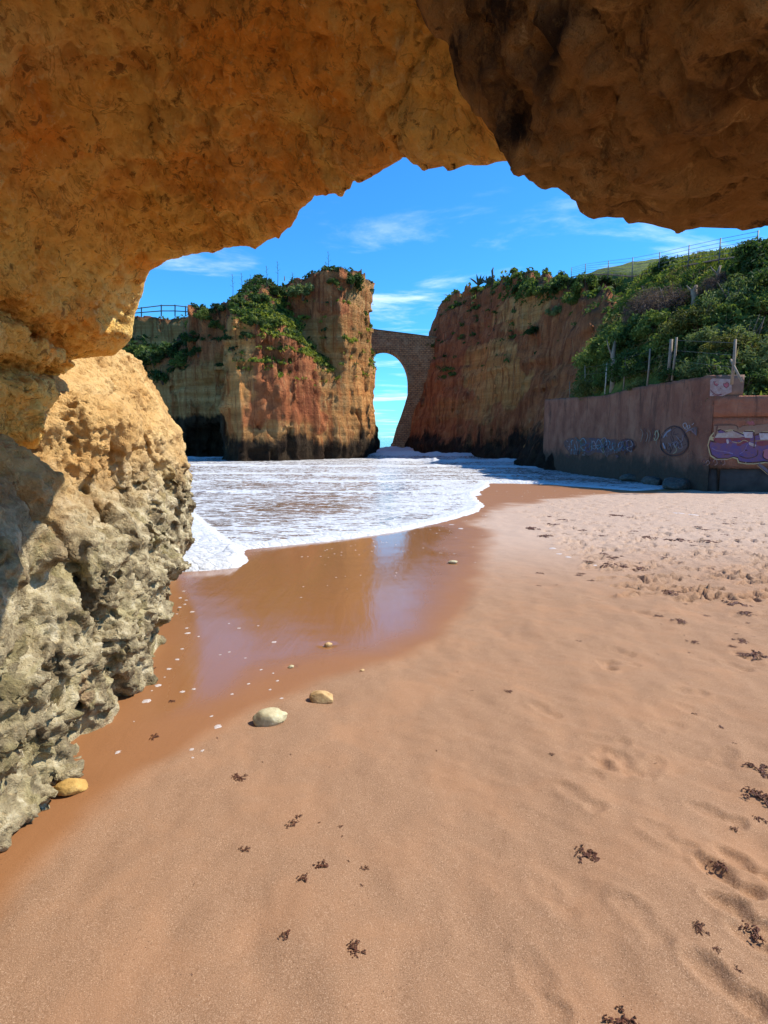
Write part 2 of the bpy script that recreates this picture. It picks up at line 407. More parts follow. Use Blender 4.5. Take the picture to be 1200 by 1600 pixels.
d[vis] = (0.18 + 0.82 * edge) * (0.052 * fbm(p * np.array([5, 5, 7]), 4, 21, 0.6, 2) - 0.045 * sstep(0.30, 0.0, worley(p * 4.0, 3)) + 0.034 * fbm(p * 15, 4, 33, 0.68, 1) - 0.055 * (fbm(p * np.array([2.2, 3.0, 3.0]), 4, 37, 0.55, 1) - 0.4) + 0.02 * fbm(p * 34, 3, 38, 0.6) - 0.045 * np.exp(-(pn(p * np.array([1.7, 1.7, 2.3]) + 0.25 * pn(p * 6, 46)[:, None], 44) / 0.035) ** 2) * sstep(-.1, .3, pn(p * 0.9, 45)))
v = v + nn * d[:, None]
arch = obj('rock_arch', mesh_np('rock_arch', v, q, M_GOLD))
tag(arch, 'golden sandstone overhang with cracked wall arching over the beach', 'rock arch')

# ---- the dark hanging mass beside it
RL = [at(*p) for p in [(772, 262, 1.66), (800, 280, 1.63), (850, 308, 1.6), (890, 332, 1.58), (920, 341, 1.56), (960, 339, 1.54), (1010, 345, 1.52), (1060, 346, 1.5), (1100, 353, 1.5), (1150, 371, 1.48), (1200, 366, 1.46), (1330, 385, 1.42), (1500, 430, 1.36)]]
RX = np.array([p[0] for p in RL]); RY = np.array([p[1] for p in RL]); RZ = np.array([p[2] for p in RL])
def f_dark(x, y, z):
    yl = np.interp(x, RX, RY); zl = np.interp(x, RX, RZ) - np.interp(x, [0.6, 1.0], [0.07, 0.035])
    c = zl + 0.10 * np.maximum(yl - y, 0) + 0.16 * sstep(0.35, 0.8, x) * sstep(1.0, 0.4, y)
    flank = (0.225 + 0.085 * np.clip((1.6 - y) / 0.5, 0, 1) - 0.55 * np.clip(z - 2.36, 0, 0.5) - 0.10 * np.clip(1.35 - y, 0, 1)) - x
    f = smax(c - z, flank, 0.05)
    pier = smax(2.5 - 0.3 * (2.4 - z) - x, y - 1.25, 0.2)
    f = smin(f, pier, 0.3)
    f = smax(smax(f, 0.55 + 0.1 * np.sin(x * 3) - y, 0.2), z - 3.8, 0.3)
    return smax(f, y - yl, 0.05)
def n_dark(p):
    r = 0.05 * fbm(p * 1.9, 3, 53) + 0.045 * fbm(p * np.array([7, 7, 0.8]), 3, 59, mode=1) * sstep(0.8, 0.3, p[:, 0])
    return r + 0.03 * fbm(p * 5, 3, 71, 0.5, 1)
v, q = sdf_mesh('d', f_dark, (-0.35, -1.2, 1.0), (4.2, 1.95, 4.2), 0.034, n_dark, 0.3)
v, q = subdiv(v, q, 1)
nn = vnormals(v, q); d = np.zeros(len(v)); vis = v[:, 2] < 3.3; p = v[vis]
d[vis] = (0.2 + 0.8 * sstep(0.02, 0.2, np.interp(p[:, 0], RX, RY) - p[:, 1])) * (0.036 * fbm(p * 9, 4, 61, 0.65, 2) - 0.034 * sstep(0.34, 0.0, worley(p * 8.0, 8)) + 0.026 * fbm(p * 22, 4, 63, 0.68, 1) - 0.04 * (fbm(p * np.array([3, 4, 3]), 3, 65, 0.55, 1) - .4))
v = v + nn * d[:, None]
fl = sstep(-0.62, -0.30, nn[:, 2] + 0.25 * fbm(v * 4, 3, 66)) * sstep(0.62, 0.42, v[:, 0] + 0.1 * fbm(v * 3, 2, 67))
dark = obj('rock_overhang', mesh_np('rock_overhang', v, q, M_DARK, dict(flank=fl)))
tag(dark, 'dark brown hanging rock block with a streaked vertical flank and rough underside', 'rock overhang')

# ---- tide-worn outcrop under the arch
OW = [[-1.35, -1.30, -1.35, -1.45, -1.55, -1.75, -2.3, -3.2],
      [-1.66, -1.61, -1.58, -1.60, -1.66, -1.82, -2.3, -3.2],
      [-1.73, -1.69, -1.66, -1.72, -1.84, -2.04, -2.5, -3.4],
      [-1.72, -1.66, -1.62, -1.74, -1.95, -2.16, -2.6, -3.5],
      [-1.90, -1.82, -1.74, -1.84, -2.06, -2.22, -2.5, -2.6],
      [-2.35, -2.24, -1.98, -2.10, -2.26, -2.40, -2.5, -2.7],
      [-2.60, -2.48, -2.22, -2.28, -2.38, -2.46, -2.58, -2.74],
      [-2.80, -2.66, -2.42, -2.42, -2.44, -2.48, -2.62, -2.80],
      [-3.00, -2.90, -2.70, -2.60, -2.60, -2.62, -2.78, -3.0],
      [-4.2, -4.1, -4.0, -4.0, -4.0, -4.0, -4.2, -4.4]]
OY = [1.0, 2.0, 2.9, 3.6, 4.2, 5.1, 6.0, 6.8, 7.5, 8.3]; OZ = [-0.5, 0.0, 0.4, 0.9, 1.3, 1.6, 1.95, 2.4]
def f_out(x, y, z):
    f = x - tri_interp(OW, OY, OZ, y, z)
    top = np.interp(y, [1, 2.6, 3.4, 3.9, 4.4, 5.0, 5.7, 6.4, 7.2, 8.2], [2.0, 1.78, 1.55, 1.62, 2.1, 2.3, 2.42, 2.46, 2.3, 1.6])
    f = smax(f, z - top - 0.25 * np.clip(-2.6 - x, 0, 2), 0.22)
    # hanging block at the notch
    b = np.sqrt(((x + 2.32) / 0.30) ** 2 + ((y - 4.45) / 0.55) ** 2 + ((z - 1.66) / 0.24) ** 2) - 1
    return smin(f, b * 0.26, 0.08)
def n_out(p):
    w = np.stack([p[:, 0], p[:, 1], p[:, 2] + 0.5 * p[:, 1]], 1)
    amp = sstep(2.4, 0.6, p[:, 2]); am2 = 0.6 + 0.7 * amp
    r = 0.11 * fbm(p * 1.25, 3, 81) - 0.10 * am2 * fbm(w * np.array([2.4, 2.4, 1.7]), 3, 83, 0.55, 1) + 0.09 * amp * fbm(p * np.array([3, 2.2, 5.0]), 3, 87, 0.5, 2)
    # uneven ledges and hollows near the tide line
    t = (p[:, 2] + 0.16 * p[:, 1]) * 3.1 + 0.9 * pn(p * 1.1, 111)
    r = r - 0.10 * sstep(1.5, 0.9, p[:, 2]) * (np.abs((t % 1.0) - 0.35) * 2 - 0.5) * (0.6 + pn(p * 0.8, 112))
    r = r + 0.11 * sstep(1.9, 1.2, p[:, 2]) * sstep(0.40, 0.15, worley(p * np.array([2.8, 2.4, 3.4]), 113))
    # deep fissures running down the face
    s = p[:, 1] + 0.35 * p[:, 2] + 0.25 * pn(p * 1.4, 95)
    for c, wd, dp in ((4.15, 0.09, 0.20), (4.95, 0.08, 0.16), (5.7, 0.10, 0.20), (6.5, 0.08, 0.14), (3.35, 0.09, 0.15)):
        r = r + dp * np.exp(-((s - c) / wd) ** 2) * sstep(1.9, 1.2, p[:, 2])
    return r
v, q = sdf_mesh('o', f_out, (-4.6, 0.6, -0.45), (-1.0, 8.6, 2.9), 0.036, n_out, 0.45)
v, q = subdiv(v, q, 1)
nn = vnormals(v, q); p = v
d = (0.55 + 0.75 * sstep(-.3, .4, pn(p * 1.3, 114))) * (0.05 * fbm(p * 7.5, 4, 101, 0.66, 2) - 0.075 * sstep(0.34, 0.02, worley(p * np.array([7, 7, 8.5]), 5)) + 0.036 * fbm(p * 15, 4, 105, 0.65) - 0.03 * sstep(0.32, 0.0, worley(p * 14.0, 15)))
v = v + nn * (d * (0.8 + 0.4 * sstep(2.2, 0.8, p[:, 2])))[:, None]
print('FACES near', len(arch.data.polygons), len(dark.data.polygons), len(q))
outc = obj('rock_outcrop', mesh_np('rock_outcrop', v, q, M_SPUR))
tag(outc, 'sunlit pitted rock outcrop, golden on top and grey-green at the tide line', 'rock outcrop')
# ------------------------------------------------------------------ beach and sea
SHORE = [(286, 893), (330, 890), (375, 885), (386, 876), (377, 862), (382, 858), (430, 854), (500, 847), (560, 840), (620, 831), (680, 818), (720, 808), (745, 800), (755, 790),
         (747, 782), (742, 775), (750, 768), (763, 760), (764, 755), (800, 755), (860, 757), (930, 762), (990, 767)]
SHP = [tuple(gnd(*p)[:2]) for p in SHORE]
SHP = SHP + [(13.5, 25.0), (40, 40), (400, 6000), (-400, 6000), (-60, 12), (-3.4, 7.7)]
LOBE = [tuple(gnd(*p)[:2]) for p in [(280, 785), (300, 797), (322, 817), (346, 836), (376, 858), (388, 876), (376, 888), (330, 893), (270, 897), (240, 860)]]
WETP = [tuple(gnd(*p)[:2]) for p in [(-60, 1500), (30, 1390), (90, 1330), (160, 1260), (240, 1200), (330, 1150), (420, 1100), (500, 1065), (560, 1050), (640, 1025), (700, 990), (740, 945), (757, 900), (765, 850), (765, 810), (800, 790), (880, 778), (960, 772), (1080, 770)]]
WETP = WETP + [(14, 30), (30, 60), (-40, 60), (-40, 2)]
MIRP = [tuple(gnd(*p)[:2]) for p in [(230, 1130), (250, 900), (380, 850), (600, 820), (735, 815), (740, 870), (705, 930), (680, 985), (600, 1025), (500, 1040), (420, 1060), (330, 1110)]]
SEA = -0.72
def base_z(x, y): return -0.02 * y
rs = np.random.RandomState(11)
def sand_rows():
    y = [-30.0, -22.0, -16.0, -12.0, -9.0, -6.5, -4.5, -3.0, -2.0, -1.2, -0.6, -0.1, 0.3, 0.6, 0.85, 1.0, 1.12]
    while y[-1] < 60: y.append(y[-1] + max(0.0115, 0.0052 * y[-1]))
    return np.array(y)
def fan(ys, nx, l0, l1, r0, r1):
    u = np.linspace(0, 1, nx)
    X = np.stack([lerp(-(l0 + l1 * max(y, 0)), r0 + r1 * max(y, 0), u) for y in ys]); Y = np.repeat(ys[:, None], nx, 1)
    i = np.arange((len(ys) - 1) * nx).reshape(len(ys) - 1, nx)[:, :-1].ravel()
    return X, Y, np.stack([i, i + 1, i + 1 + nx, i + nx], 1)
X, Y, q = fan(sand_rows(), 440, 2.2, 0.62, 1.6, 0.82)
for _j in range(shp_n if (shp_n := int((Y[:, 0] < 0.3).sum())) else 0): X[_j] = X[_j] * (1 + 0.4 * max(0, -Y[_j, 0]))
shp = X.shape; x, y = X.ravel(), Y.ravel()
P2 = np.stack([x, y, np.zeros_like(x)], 1)
wet = -poly_sd(x, y, WETP); mir = -poly_sd(x, y, MIRP)
wn_ = 0.12 * fbm(P2 * 1.8, 5, 5, 0.6) + 0.22 * np.clip(y / 10, 0.2, 2) * fbm(P2 * 0.6, 3, 8)
wetm = sstep(-0.10, 0.17, wet / np.clip(y / 5, 0.7, 3) + wn_)
mirm = sstep(-0.15, 0.5, mir / np.clip(y / 5, 0.6, 2) + 1.4 * wn_)
rough = 1 - wetm
z = base_z(x, y) + 0.0
z += rough * (0.028 * fbm(P2 * np.array([1.6, 1.2, 1]), 3, 61) + 0.010 * fbm(P2 * np.array([5.5, 4, 1]), 3, 63))
z += wetm * (1 - mirm * 0.85) * 0.008 * fbm(P2 * np.array([1.5, 2.5, 1]), 2, 65)
z += rough * 0.016 * fbm(P2 * np.array([3.4, 2.6, 1]), 3, 68) * sstep(-0.1, 0.8, x) * sstep(8, 5, y)
# drag lines left by the backwash, running down towards the water
dl = P2 @ np.array([[0.75, -0.66, 0], [0.66, 0.75, 0], [0, 0, 1.0]]).T
z += rough * 0.006 * fbm(dl * np.array([1.2, 7, 1]), 3, 69, 0.5, 1) * sstep(-0.2, 0.6, x)
tram = sstep(0.0, 1.0, (x - (1.9 + 0.10 * y)) / 1.2) * sstep(5.4, 7.2, y) * rough * sstep(23, 20, y)
tram = np.maximum(tram, rough * sstep(0.2, 1.2, x - 0.62 * y - 0.1) * sstep(1.5, 2.2, y) * 0.5)
z += tram * (0.032 * fbm(P2 * np.array([3.0, 2.4, 1]), 4, 73, 0.55, 2))
disturbed = np.zeros_like(z)
def footprint(fx, fy, ang, L=0.27, Wd=0.11, dp=0.035, rim=0.014):
    m = np.nonzero((np.abs(x - fx) < L * 1.4) & (np.abs(y - fy) < L * 1.4))[0]
    if not len(m): return
    c, s = math.cos(ang), math.sin(ang); dx, dy = x[m] - fx, y[m] - fy
    a = (dx * c + dy * s) / (L / 2); b = (-dx * s + dy * c) / (Wd / 2) * (1 + 0.25 * a)
    r = np.sqrt(a * a + b * b) + 0.18 * pn(P2[m] * 12, 79)
    ball = np.sqrt(((a - .38) / .62) ** 2 + (b / 1.0) ** 2); heel = np.sqrt(((a + .66) / .36) ** 2 + (b / .74) ** 2); arch = np.sqrt((a / .75) ** 2 + ((b - .15) / .55) ** 2)
    r = np.minimum(np.minimum(ball, heel), arch + .12) + 0.28 * pn(P2[m] * 11, 79) + 0.08 * pn(P2[m] * 27, 78)
    z[m] += -dp * sstep(1.10, 0.45, r) * (0.85 + 0.25 * np.abs(a)) + rim * np.exp(-((r - 1.28) / 0.26) ** 2) * (1 + .8 * pn(P2[m] * 9, 77))
    disturbed[m] = np.maximum(disturbed[m], sstep(1.6, 0.9, r))
for k in range(680):
    fy = 6.0 + 15 * rs.rand() ** 1.2; fx = 2.0 + 0.10 * fy + rs.rand() * (0.62 * fy - 1.2)
    if -poly_sd(np.array([fx]), np.array([fy]), WETP)[0] > -0.4: continue
    footprint(fx, fy, math.radians(rs.choice([25, 60, 150, 10])) + rs.normal(0, .35), 0.26 + .05 * rs.rand(), .12, .035 + .045 * rs.rand(), .022)
for k in range(26):
    fy = 2.6 + 3.6 * rs.rand(); fx = (0.36 + .34 * rs.rand()) * fy
    footprint(fx, fy, rs.rand() * 3.14, 0.25, .12, .005 + .008 * rs.rand(), .004)
for px, py, an, dp in ((1136, 1372, 118, .022), (1160, 1432, 130, .02), (1165, 1350, 125, .02), (1196, 1478, 130, .02), (1000, 1440, 105, .012), (1040, 1310, 125, .012), (905, 1250, 120, .014), (950, 1200, 130, .010), (1120, 1270, 140, .012), (860, 1400, 110, .008), (850, 1110, 120, .014), (1130, 1540, 120, .018), (845, 1540, 100, .010)):
    g = gnd(px, py); footprint(g[0], g[1], math.radians(an), 0.25, 0.11, dp * 0.75 * (1.5 if px > 1110 else 0.8), dp * 0.35)
SAND_V = None
def sand_at(px_, py_):
    """height of the beach under a world point"""
    j = int(np.clip(np.searchsorted(Y[:, 0], py_), 1, shp[0] - 1)); i = int(np.clip(np.searchsorted(X[j], px_), 1, shp[1] - 1))
    return float(z.reshape(shp)[j, i])
pebble_px = [(420, 1126, .10), (505, 1090, .08), (512, 1008, .03), (455, 1041, .025), (95, 1226, .09)]
for px, py, r in pebble_px:                    # the backwash scours a hollow round each stone
    g = gnd(px, py); rr = np.hypot(x - g[0], (y - g[1]) * 1.0)
    z += -0.012 * np.exp(-(rr / (r * 1.5)) ** 2)
v = np.stack([x, y, z], 1)

ms = Mat('beach_sand', 0.9, 0.4)
w_, mi_, tr_ = ms.attr('wet'), ms.attr('mirror'), ms.attr('trampled')
gr1 = ms.noise(ms.pos, 260.0, 3, 0.8); gr2 = ms.noise(ms.pos, 95.0, 4, 0.75); pat = ms.noise(ms.pos, 2.2, 6, 0.6, 0.4)
dry = ms.ramp(gr1, [(0.26, (0.11, 0.052, 0.024)), (0.46, (0.245, 0.134, 0.069)), (0.57, (0.300, 0.172, 0.094)), (0.74, (0.61, 0.42, 0.27))])
dry = ms.mix(ms.map(gr2, 0.56, 0.74, 0, 0.35), dry, (0.26, 0.135, 0.065))
dry = ms.mix(ms.map(pat, 0.42, 0.68, 0, 0.35), dry, (0.36, 0.18, 0.085))
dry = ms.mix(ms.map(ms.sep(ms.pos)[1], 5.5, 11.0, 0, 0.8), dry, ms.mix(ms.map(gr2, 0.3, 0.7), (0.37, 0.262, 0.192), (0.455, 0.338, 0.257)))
wetc = ms.ramp(gr1, [(0.3, (0.19, 0.080, 0.028)), (0.6, (0.265, 0.118, 0.045)), (0.8, (0.33, 0.158, 0.066))])
wetc = ms.mix(ms.map(pat, 0.35, 0.65, 0, 0.4), wetc, (0.25, 0.11, 0.04))
col = ms.mix(w_, dry, wetc)
spk = ms.vor(ms.pos, 60.0); sp2 = ms.noise(ms.pos, 5.0, 4)
col = ms.mix(ms.math('MULTIPLY', ms.map(spk, 0.14, 0.07), ms.map(sp2, 0.42, 0.62)), col, (0.08, 0.035, 0.02))
hb = ms.math('ADD', ms.math('MULTIPLY', gr1, 0.6), ms.math('MULTIPLY', gr2, 0.8))
bs = ms.math('MULTIPLY', ms.math('SUBTRACT', 1.0, ms.math('MULTIPLY', ms.math('MAXIMUM', w_, mi_), 0.93)), 0.55)
nb = ms.bump(hb, bs, 0.006)
nb = ms.bump(ms.noise(ms.scale(ms.pos, (1, 1, 1)), 14.0, 6, 0.6), ms.math('MULTIPLY', tr_, 0.8), 0.03, nb)
strk_ = ms.noise(ms.scale(ms.pos, (9, 1.3, 1), (0, 0, 0), (0, 0, -0.55)), 1.0, 5, 0.6, 0.6)
nb = ms.bump(strk_, ms.math('MULTIPLY', w_, 0.12), 0.02, nb)
rg = ms.math('SUBTRACT', 0.93, ms.math('MULTIPLY', w_, 0.34))
rg = ms.math('SUBTRACT', rg, ms.math('MULTIPLY', mi_, ms.math('ADD', 0.37, ms.math('MULTIPLY', strk_, 0.26))))
ms.fin(col, nb, ms.math('MAXIMUM', rg, 0.07))
ms.put(ms.b.inputs['Specular IOR Level'], ms.math('ADD', 0.25, ms.math('MULTIPLY', mi_, 0.22)))
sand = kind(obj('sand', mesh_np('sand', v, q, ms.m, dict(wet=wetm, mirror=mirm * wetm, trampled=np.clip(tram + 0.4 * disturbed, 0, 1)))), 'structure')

bx_, by_ = np.meshgrid(np.linspace(-60, 60, 41), np.linspace(-60, 22, 31)); nb_ = 41
ib = np.arange(30 * nb_).reshape(30, nb_)[:, :-1].ravel(); pb_ = np.stack([bx_.ravel(), by_.ravel(), 0 * bx_.ravel()], 1)
kind(obj('beach', mesh_np('beach', pb_ + np.array([0, 0, 1]) * (base_z(pb_[:, 0], pb_[:, 1]) - 0.14)[:, None], np.stack([ib, ib + 1, ib + 1 + nb_, ib + nb_], 1), ms.m)), 'structure')
# ---- sea: thin swash running up the sand, foam, small breakers, open water
ys = [7.0]
while ys[-1] < 110: ys.append(ys[-1] + max(0.035, 0.0056 * ys[-1]))
while ys[-1] < 6000: ys.append(ys[-1] * 1.08)
ys = np.array(ys)
Xw, Yw, qw = fan(ys, 330, 3.0, 0.60, 2.0, 0.80)
xw, yw = Xw.ravel(), Yw.ravel(); Pw = np.stack([xw, yw, np.zeros_like(xw)], 1)
near = yw < 130
sd = np.full(len(xw), 50.0); sd[near] = -poly_sd(xw[near], yw[near], SHP)
sd += np.where(sd < 4, 0.10 * np.clip(yw / 12, .6, 2) * fbm(Pw * 1.1, 4, 91) + 0.05 * fbm(Pw * 4.0, 3, 92), 0)
lob = np.full(len(xw), -9.0); lob[near] = -poly_sd(xw[near], yw[near], LOBE)
lob += 0.06 * fbm(Pw * 3.0, 3, 93)
zs_ = base_z(xw, yw)
film = np.clip(0.22 * sd, -0.06, 0.035) + 0.028 * np.exp(-((sd - 0.14) / 0.12) ** 2) + 0.06 * sstep(0, 0.22, lob)
zw = np.maximum(zs_ + film, np.where(sd > 0, SEA, -9))
far = sstep(12, 30, yw)
zw += np.where(sd > 0.2, (0.012 + 0.05 * far) * fbm(Pw * np.array([0.7, 1.8, 1]), 4, 95) * sstep(0.2, 1.5, sd), 0)
foam = 0.385 + 0.16 * fbm(Pw * 0.25, 3, 96) + 0.05 * sstep(14, 30, yw)
foam = np.maximum(foam, 1.0 * sstep(0.75, 0.25, sd + 0.25 * fbm(Pw * 1.5, 3, 97)))
foam = np.maximum(foam, (0.86 + 0.2 * fbm(Pw * 2.0, 3, 87)) * sstep(-0.02, 0.08, lob))
foam += 0.12 * sstep(2.2, 0.6, np.abs(sd - 1.2))
crest = np.zeros_like(xw)
for y0, sl_, h, wd, xa, xb in ((88, -0.10, 1.5, 2.0, -4, 9), (74, -0.22, 0.95, 1.6, -3, 13), (58, -0.2, 0.5, 1.3, -1, 14.5), (82, 0.05, 1.25, 1.6, -36, -22), (69, 0.1, .35, 1.2, -40, -14), (47, -.1, .26, .9, -30, 14), (36, -.12, .20, .7, -18, 10), (28, -.05, .16, .55, -13, 7), (21, -.10, .12, .45, -9, 4)):
    yc = y0 + sl_ * xw + 1.6 * fbm(np.stack([xw * 0.12, yw * 0 + y0, yw * 0], 1), 2, 98)
    e = sstep(xa - 1.5, xa + 1.5, xw) * sstep(xb + 1.5, xb - 1.5, xw) * (0.65 + 0.5 * fbm(Pw * 0.35, 3, 99))
    g = np.exp(-((yw - yc) / wd) ** 2) * e; zw += h * g; crest = np.maximum(crest, g * sstep(0, 1, h + .4))
zw += 0.035 * sstep(0.0, 0.3, lob) * fbm(Pw * np.array([2.2, 3.2, 1]), 4, 88, 0.55, 2) + 0.015 * sstep(0.0, 0.2, sd) * sstep(3, 0.5, sd) * fbm(Pw * np.array([4, 5, 1]), 3, 89, 0.55, 2)
zw += crest * 0.22 * fbm(Pw * 1.3, 3, 90, 0.6, 2)
foam = np.maximum(foam, 1.05 * sstep(0.10, 0.4, crest))
foam = np.where(yw > 95, foam * sstep(135, 95, yw), foam)
op = sstep(86, 125, yw)
mw = Mat('sea_water', 0.12, 0.5)
fo, opn = mw.attr('foam'), mw.attr('open')
warp = mw.mix(0.35, mw.pos, mw.noise(mw.pos, 1.2, 4, 0.6, out='Color'), 'ADD')
lace = mw.vor(mw.scale(warp, (1.1, 3.6, 1)), 1.5, 'DISTANCE_TO_EDGE')
lac2 = mw.vor(mw.scale(warp, (2.6, 6.5, 1), (4, 1, 0)), 1.6, 'DISTANCE_TO_EDGE')
str1 = mw.noise(mw.scale(mw.pos, (0.55, 2.3, 1)), 1.0, 8, 0.68, 0.7)
str2 = mw.noise(mw.scale(mw.pos, (2.0, 5.0, 1), (3, 7, 0)), 1.6, 6, 0.65, 0.5)
pf = mw.math('ADD', mw.math('MULTIPLY', str1, 0.85), mw.math('MULTIPLY', str2, 0.45))
pf = mw.math('ADD', pf, mw.map(lace, 0.16, 0.0, 0, 0.22)); pf = mw.math('ADD', pf, mw.map(lac2, 0.14, 0.0, 0, 0.16))
fm = mw.map(mw.math('ADD', pf, mw.math('SUBTRACT', fo, 0.5)), 0.63, 0.745)
fm = mw.math('MULTIPLY', fm, mw.map(fo, 0.05, 0.35))
wcol = mw.mix(opn, mw.ramp(str2, [(0.3, (0.15, 0.085, 0.045)), (0.7, (0.26, 0.165, 0.10))]), (0.045, 0.20, 0.19))
bub = mw.noise(mw.pos, 30.0, 5, 0.7)
cel = mw.vor(mw.scale(warp, (1, 1.6, 1), (1, 2, 0)), 5.5, 'DISTANCE_TO_EDGE')
fcol = mw.ramp(mw.math('ADD', mw.math('MULTIPLY', bub, 0.4), mw.math('MULTIPLY', str2, 0.6)), [(0.32, (0.43, 0.43, 0.425)), (0.6, (0.61, 0.605, 0.59))])
fcol = mw.mix(mw.map(cel, 0.10, 0.0, 0, 0.45), fcol, (0.40, 0.42, 0.45))
hgt = mw.math('ADD', mw.math('MULTIPLY', fm, mw.math('ADD', 0.3, mw.math('MULTIPLY', mw.math('MINIMUM', cel, 0.3), 1.6))), mw.math('MULTIPLY', mw.math('MULTIPLY', fm, bub), 0.5))
nb = mw.bump(hgt, 0.75, 0.06); nb = mw.bump(mw.noise(mw.scale(mw.pos, (1.2, 3.2, 1)), 3.0, 6, 0.6, 0.4), mw.math('ADD', 0.22, mw.math('MULTIPLY', opn, 0.5)), 0.05, nb)
mw.fin(mw.mix(fm, wcol, fcol), nb, mw.math('ADD', 0.10, mw.math('MULTIPLY', fm, 0.65)))
keep = (sd > -0.8)[qw].all(1)
vw = np.stack([xw, yw, zw], 1); used = np.unique(qw[keep]); rm = np.full(len(vw), -1); rm[used] = np.arange(len(used))
sea = kind(obj('sea_water', mesh_np('sea_water', vw[used], rm[qw[keep]], mw.m, dict(foam=foam[used], open=op[used]))), 'structure')
# ------------------------------------------------------------------ cliffs beyond the water
def rock_far(name):
    m = Mat(name, 0.95, 0.15)
    red, wetd, soil, pale = m.attr('red'), m.attr('tide'), m.attr('soil'), m.attr('pale')
    zz = m.sep(m.pos)[2]
    warp = m.noise(m.pos, 0.35, 5, 0.6)
    strat = m.noise(m.scale(m.pos, (0.05, 0.05, 1.1)), 1.0, 6, 0.7, 0.35)
    mott = m.noise(m.pos, 0.8, 9, 0.66, 0.3)
    ochre = m.ramp(strat, [(0.32, (0.31, 0.150, 0.050)), (0.5, (0.45, 0.245, 0.092)), (0.66, (0.56, 0.35, 0.155))])
    ochre = m.mix(m.map(mott, 0.5, 0.7, 0, 0.6), ochre, (0.36, 0.16, 0.055))
    redc = m.ramp(m.noise(m.pos, 0.55, 8, 0.62, 0.5), [(0.3, (0.29, 0.098, 0.040)), (0.5, (0.43, 0.160, 0.066)), (0.7, (0.53, 0.245, 0.11))])
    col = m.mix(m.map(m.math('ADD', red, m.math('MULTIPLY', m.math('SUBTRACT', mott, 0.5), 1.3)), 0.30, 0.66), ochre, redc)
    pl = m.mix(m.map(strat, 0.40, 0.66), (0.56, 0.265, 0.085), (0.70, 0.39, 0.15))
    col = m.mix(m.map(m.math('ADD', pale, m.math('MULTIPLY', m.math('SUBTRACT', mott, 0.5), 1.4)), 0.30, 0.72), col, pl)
    run = m.noise(m.scale(m.pos, (1.7, 1.7, 0.10)), 1.0, 8, 0.68, 0.5)
    col = m.mix(m.map(run, 0.46, 0.64, 0, 0.85), col, m.mix(red, (0.33, 0.12, 0.04), (0.20, 0.060, 0.030)))
    run2 = m.noise(m.scale(m.pos, (2.6, 2.6, 0.14), (3, 8, 2)), 1.0, 7, 0.65, 0.4)
    col = m.mix(m.map(run2, 0.58, 0.72, 0, 0.75), col, (0.50, 0.34, 0.18))
    run3 = m.noise(m.scale(m.pos, (1.1, 1.1, 0.16), (9, 2, 5)), 1.0, 7, 0.7, 0.6)
    col = m.mix(m.map(run3, 0.60, 0.74, 0, 0.8), col, (0.055, 0.032, 0.022))
    lay = m.noise(m.scale(m.pos, (0.09, 0.09, 2.6)), 1.0, 7, 0.7, 0.25)
    col = m.mix(m.map(lay, 0.60, 0.70, 0, 0.4), col, (0.22, 0.115, 0.055))
    col = m.mix(1.0, col, (1.18, 1.10, 1.0), 'MULTIPLY')
    soilc = m.ramp(mott, [(0.3, (0.10, 0.042, 0.022)), (0.55, (0.19, 0.085, 0.045)), (0.75, (0.085, 0.085, 0.028))])
    col = m.mix(soil, col, soilc)
    wz = m.math('ADD', wetd, m.math('MULTIPLY', m.math('SUBTRACT', m.noise(m.scale(m.pos, (1, 1, .45)), 0.5, 9, 0.72, 0.4), 0.5), 1.9))
    col = m.mix(m.map(wz, 0.34, 0.78, 0, 0.96), col, m.mix(m.map(mott, .4, .7), (0.016, 0.012, 0.009), (0.055, 0.042, 0.026)))
    h = m.math('ADD', m.math('MULTIPLY', mott, 1.0), m.math('MULTIPLY', run, 0.8))
    h = m.math('ADD', h, m.math('MULTIPLY', lay, 0.6))
    nb = m.bump(h, 1.0, 0.7); nb = m.bump(m.noise(m.pos, 3.6, 9, 0.74), 1.0, 0.30, nb)
    return m.fin(col, nb)
M_CLIFF = rock_far('layered_cliff')
CH = 0.29
def n_cliff(p, k=1.0):
    ribs = fbm(p * np.array([0.42, 0.42, 0.045]), 4, 201, 0.55, 1)
    strat = 1.2 * np.abs(pn(p * np.array([0.05, 0.05, 0.55]), 215)) - .35 + pn(p * np.array([0.05, 0.05, 0.85]), 205) + 0.6 * pn(p * np.array([0.15, 0.15, 2.1]), 206)
    rib2 = fbm(p * np.array([0.95, 0.95, 0.09]), 3, 213, 0.55, 1)
    return -1.15 * k * (ribs - 0.42) - 0.40 * k * (rib2 - 0.42) - 0.22 * strat + 0.9 * fbm(p * 0.16, 3, 207) + 0.32 * fbm(p * 0.55, 4, 208, 0.55) + 0.14 * (fbm(p * 1.5, 2, 209, 0.5, 1) - 0.4)
def up_smooth(v, q):
    n = vnormals(v, q); return n
CLIFFS = []
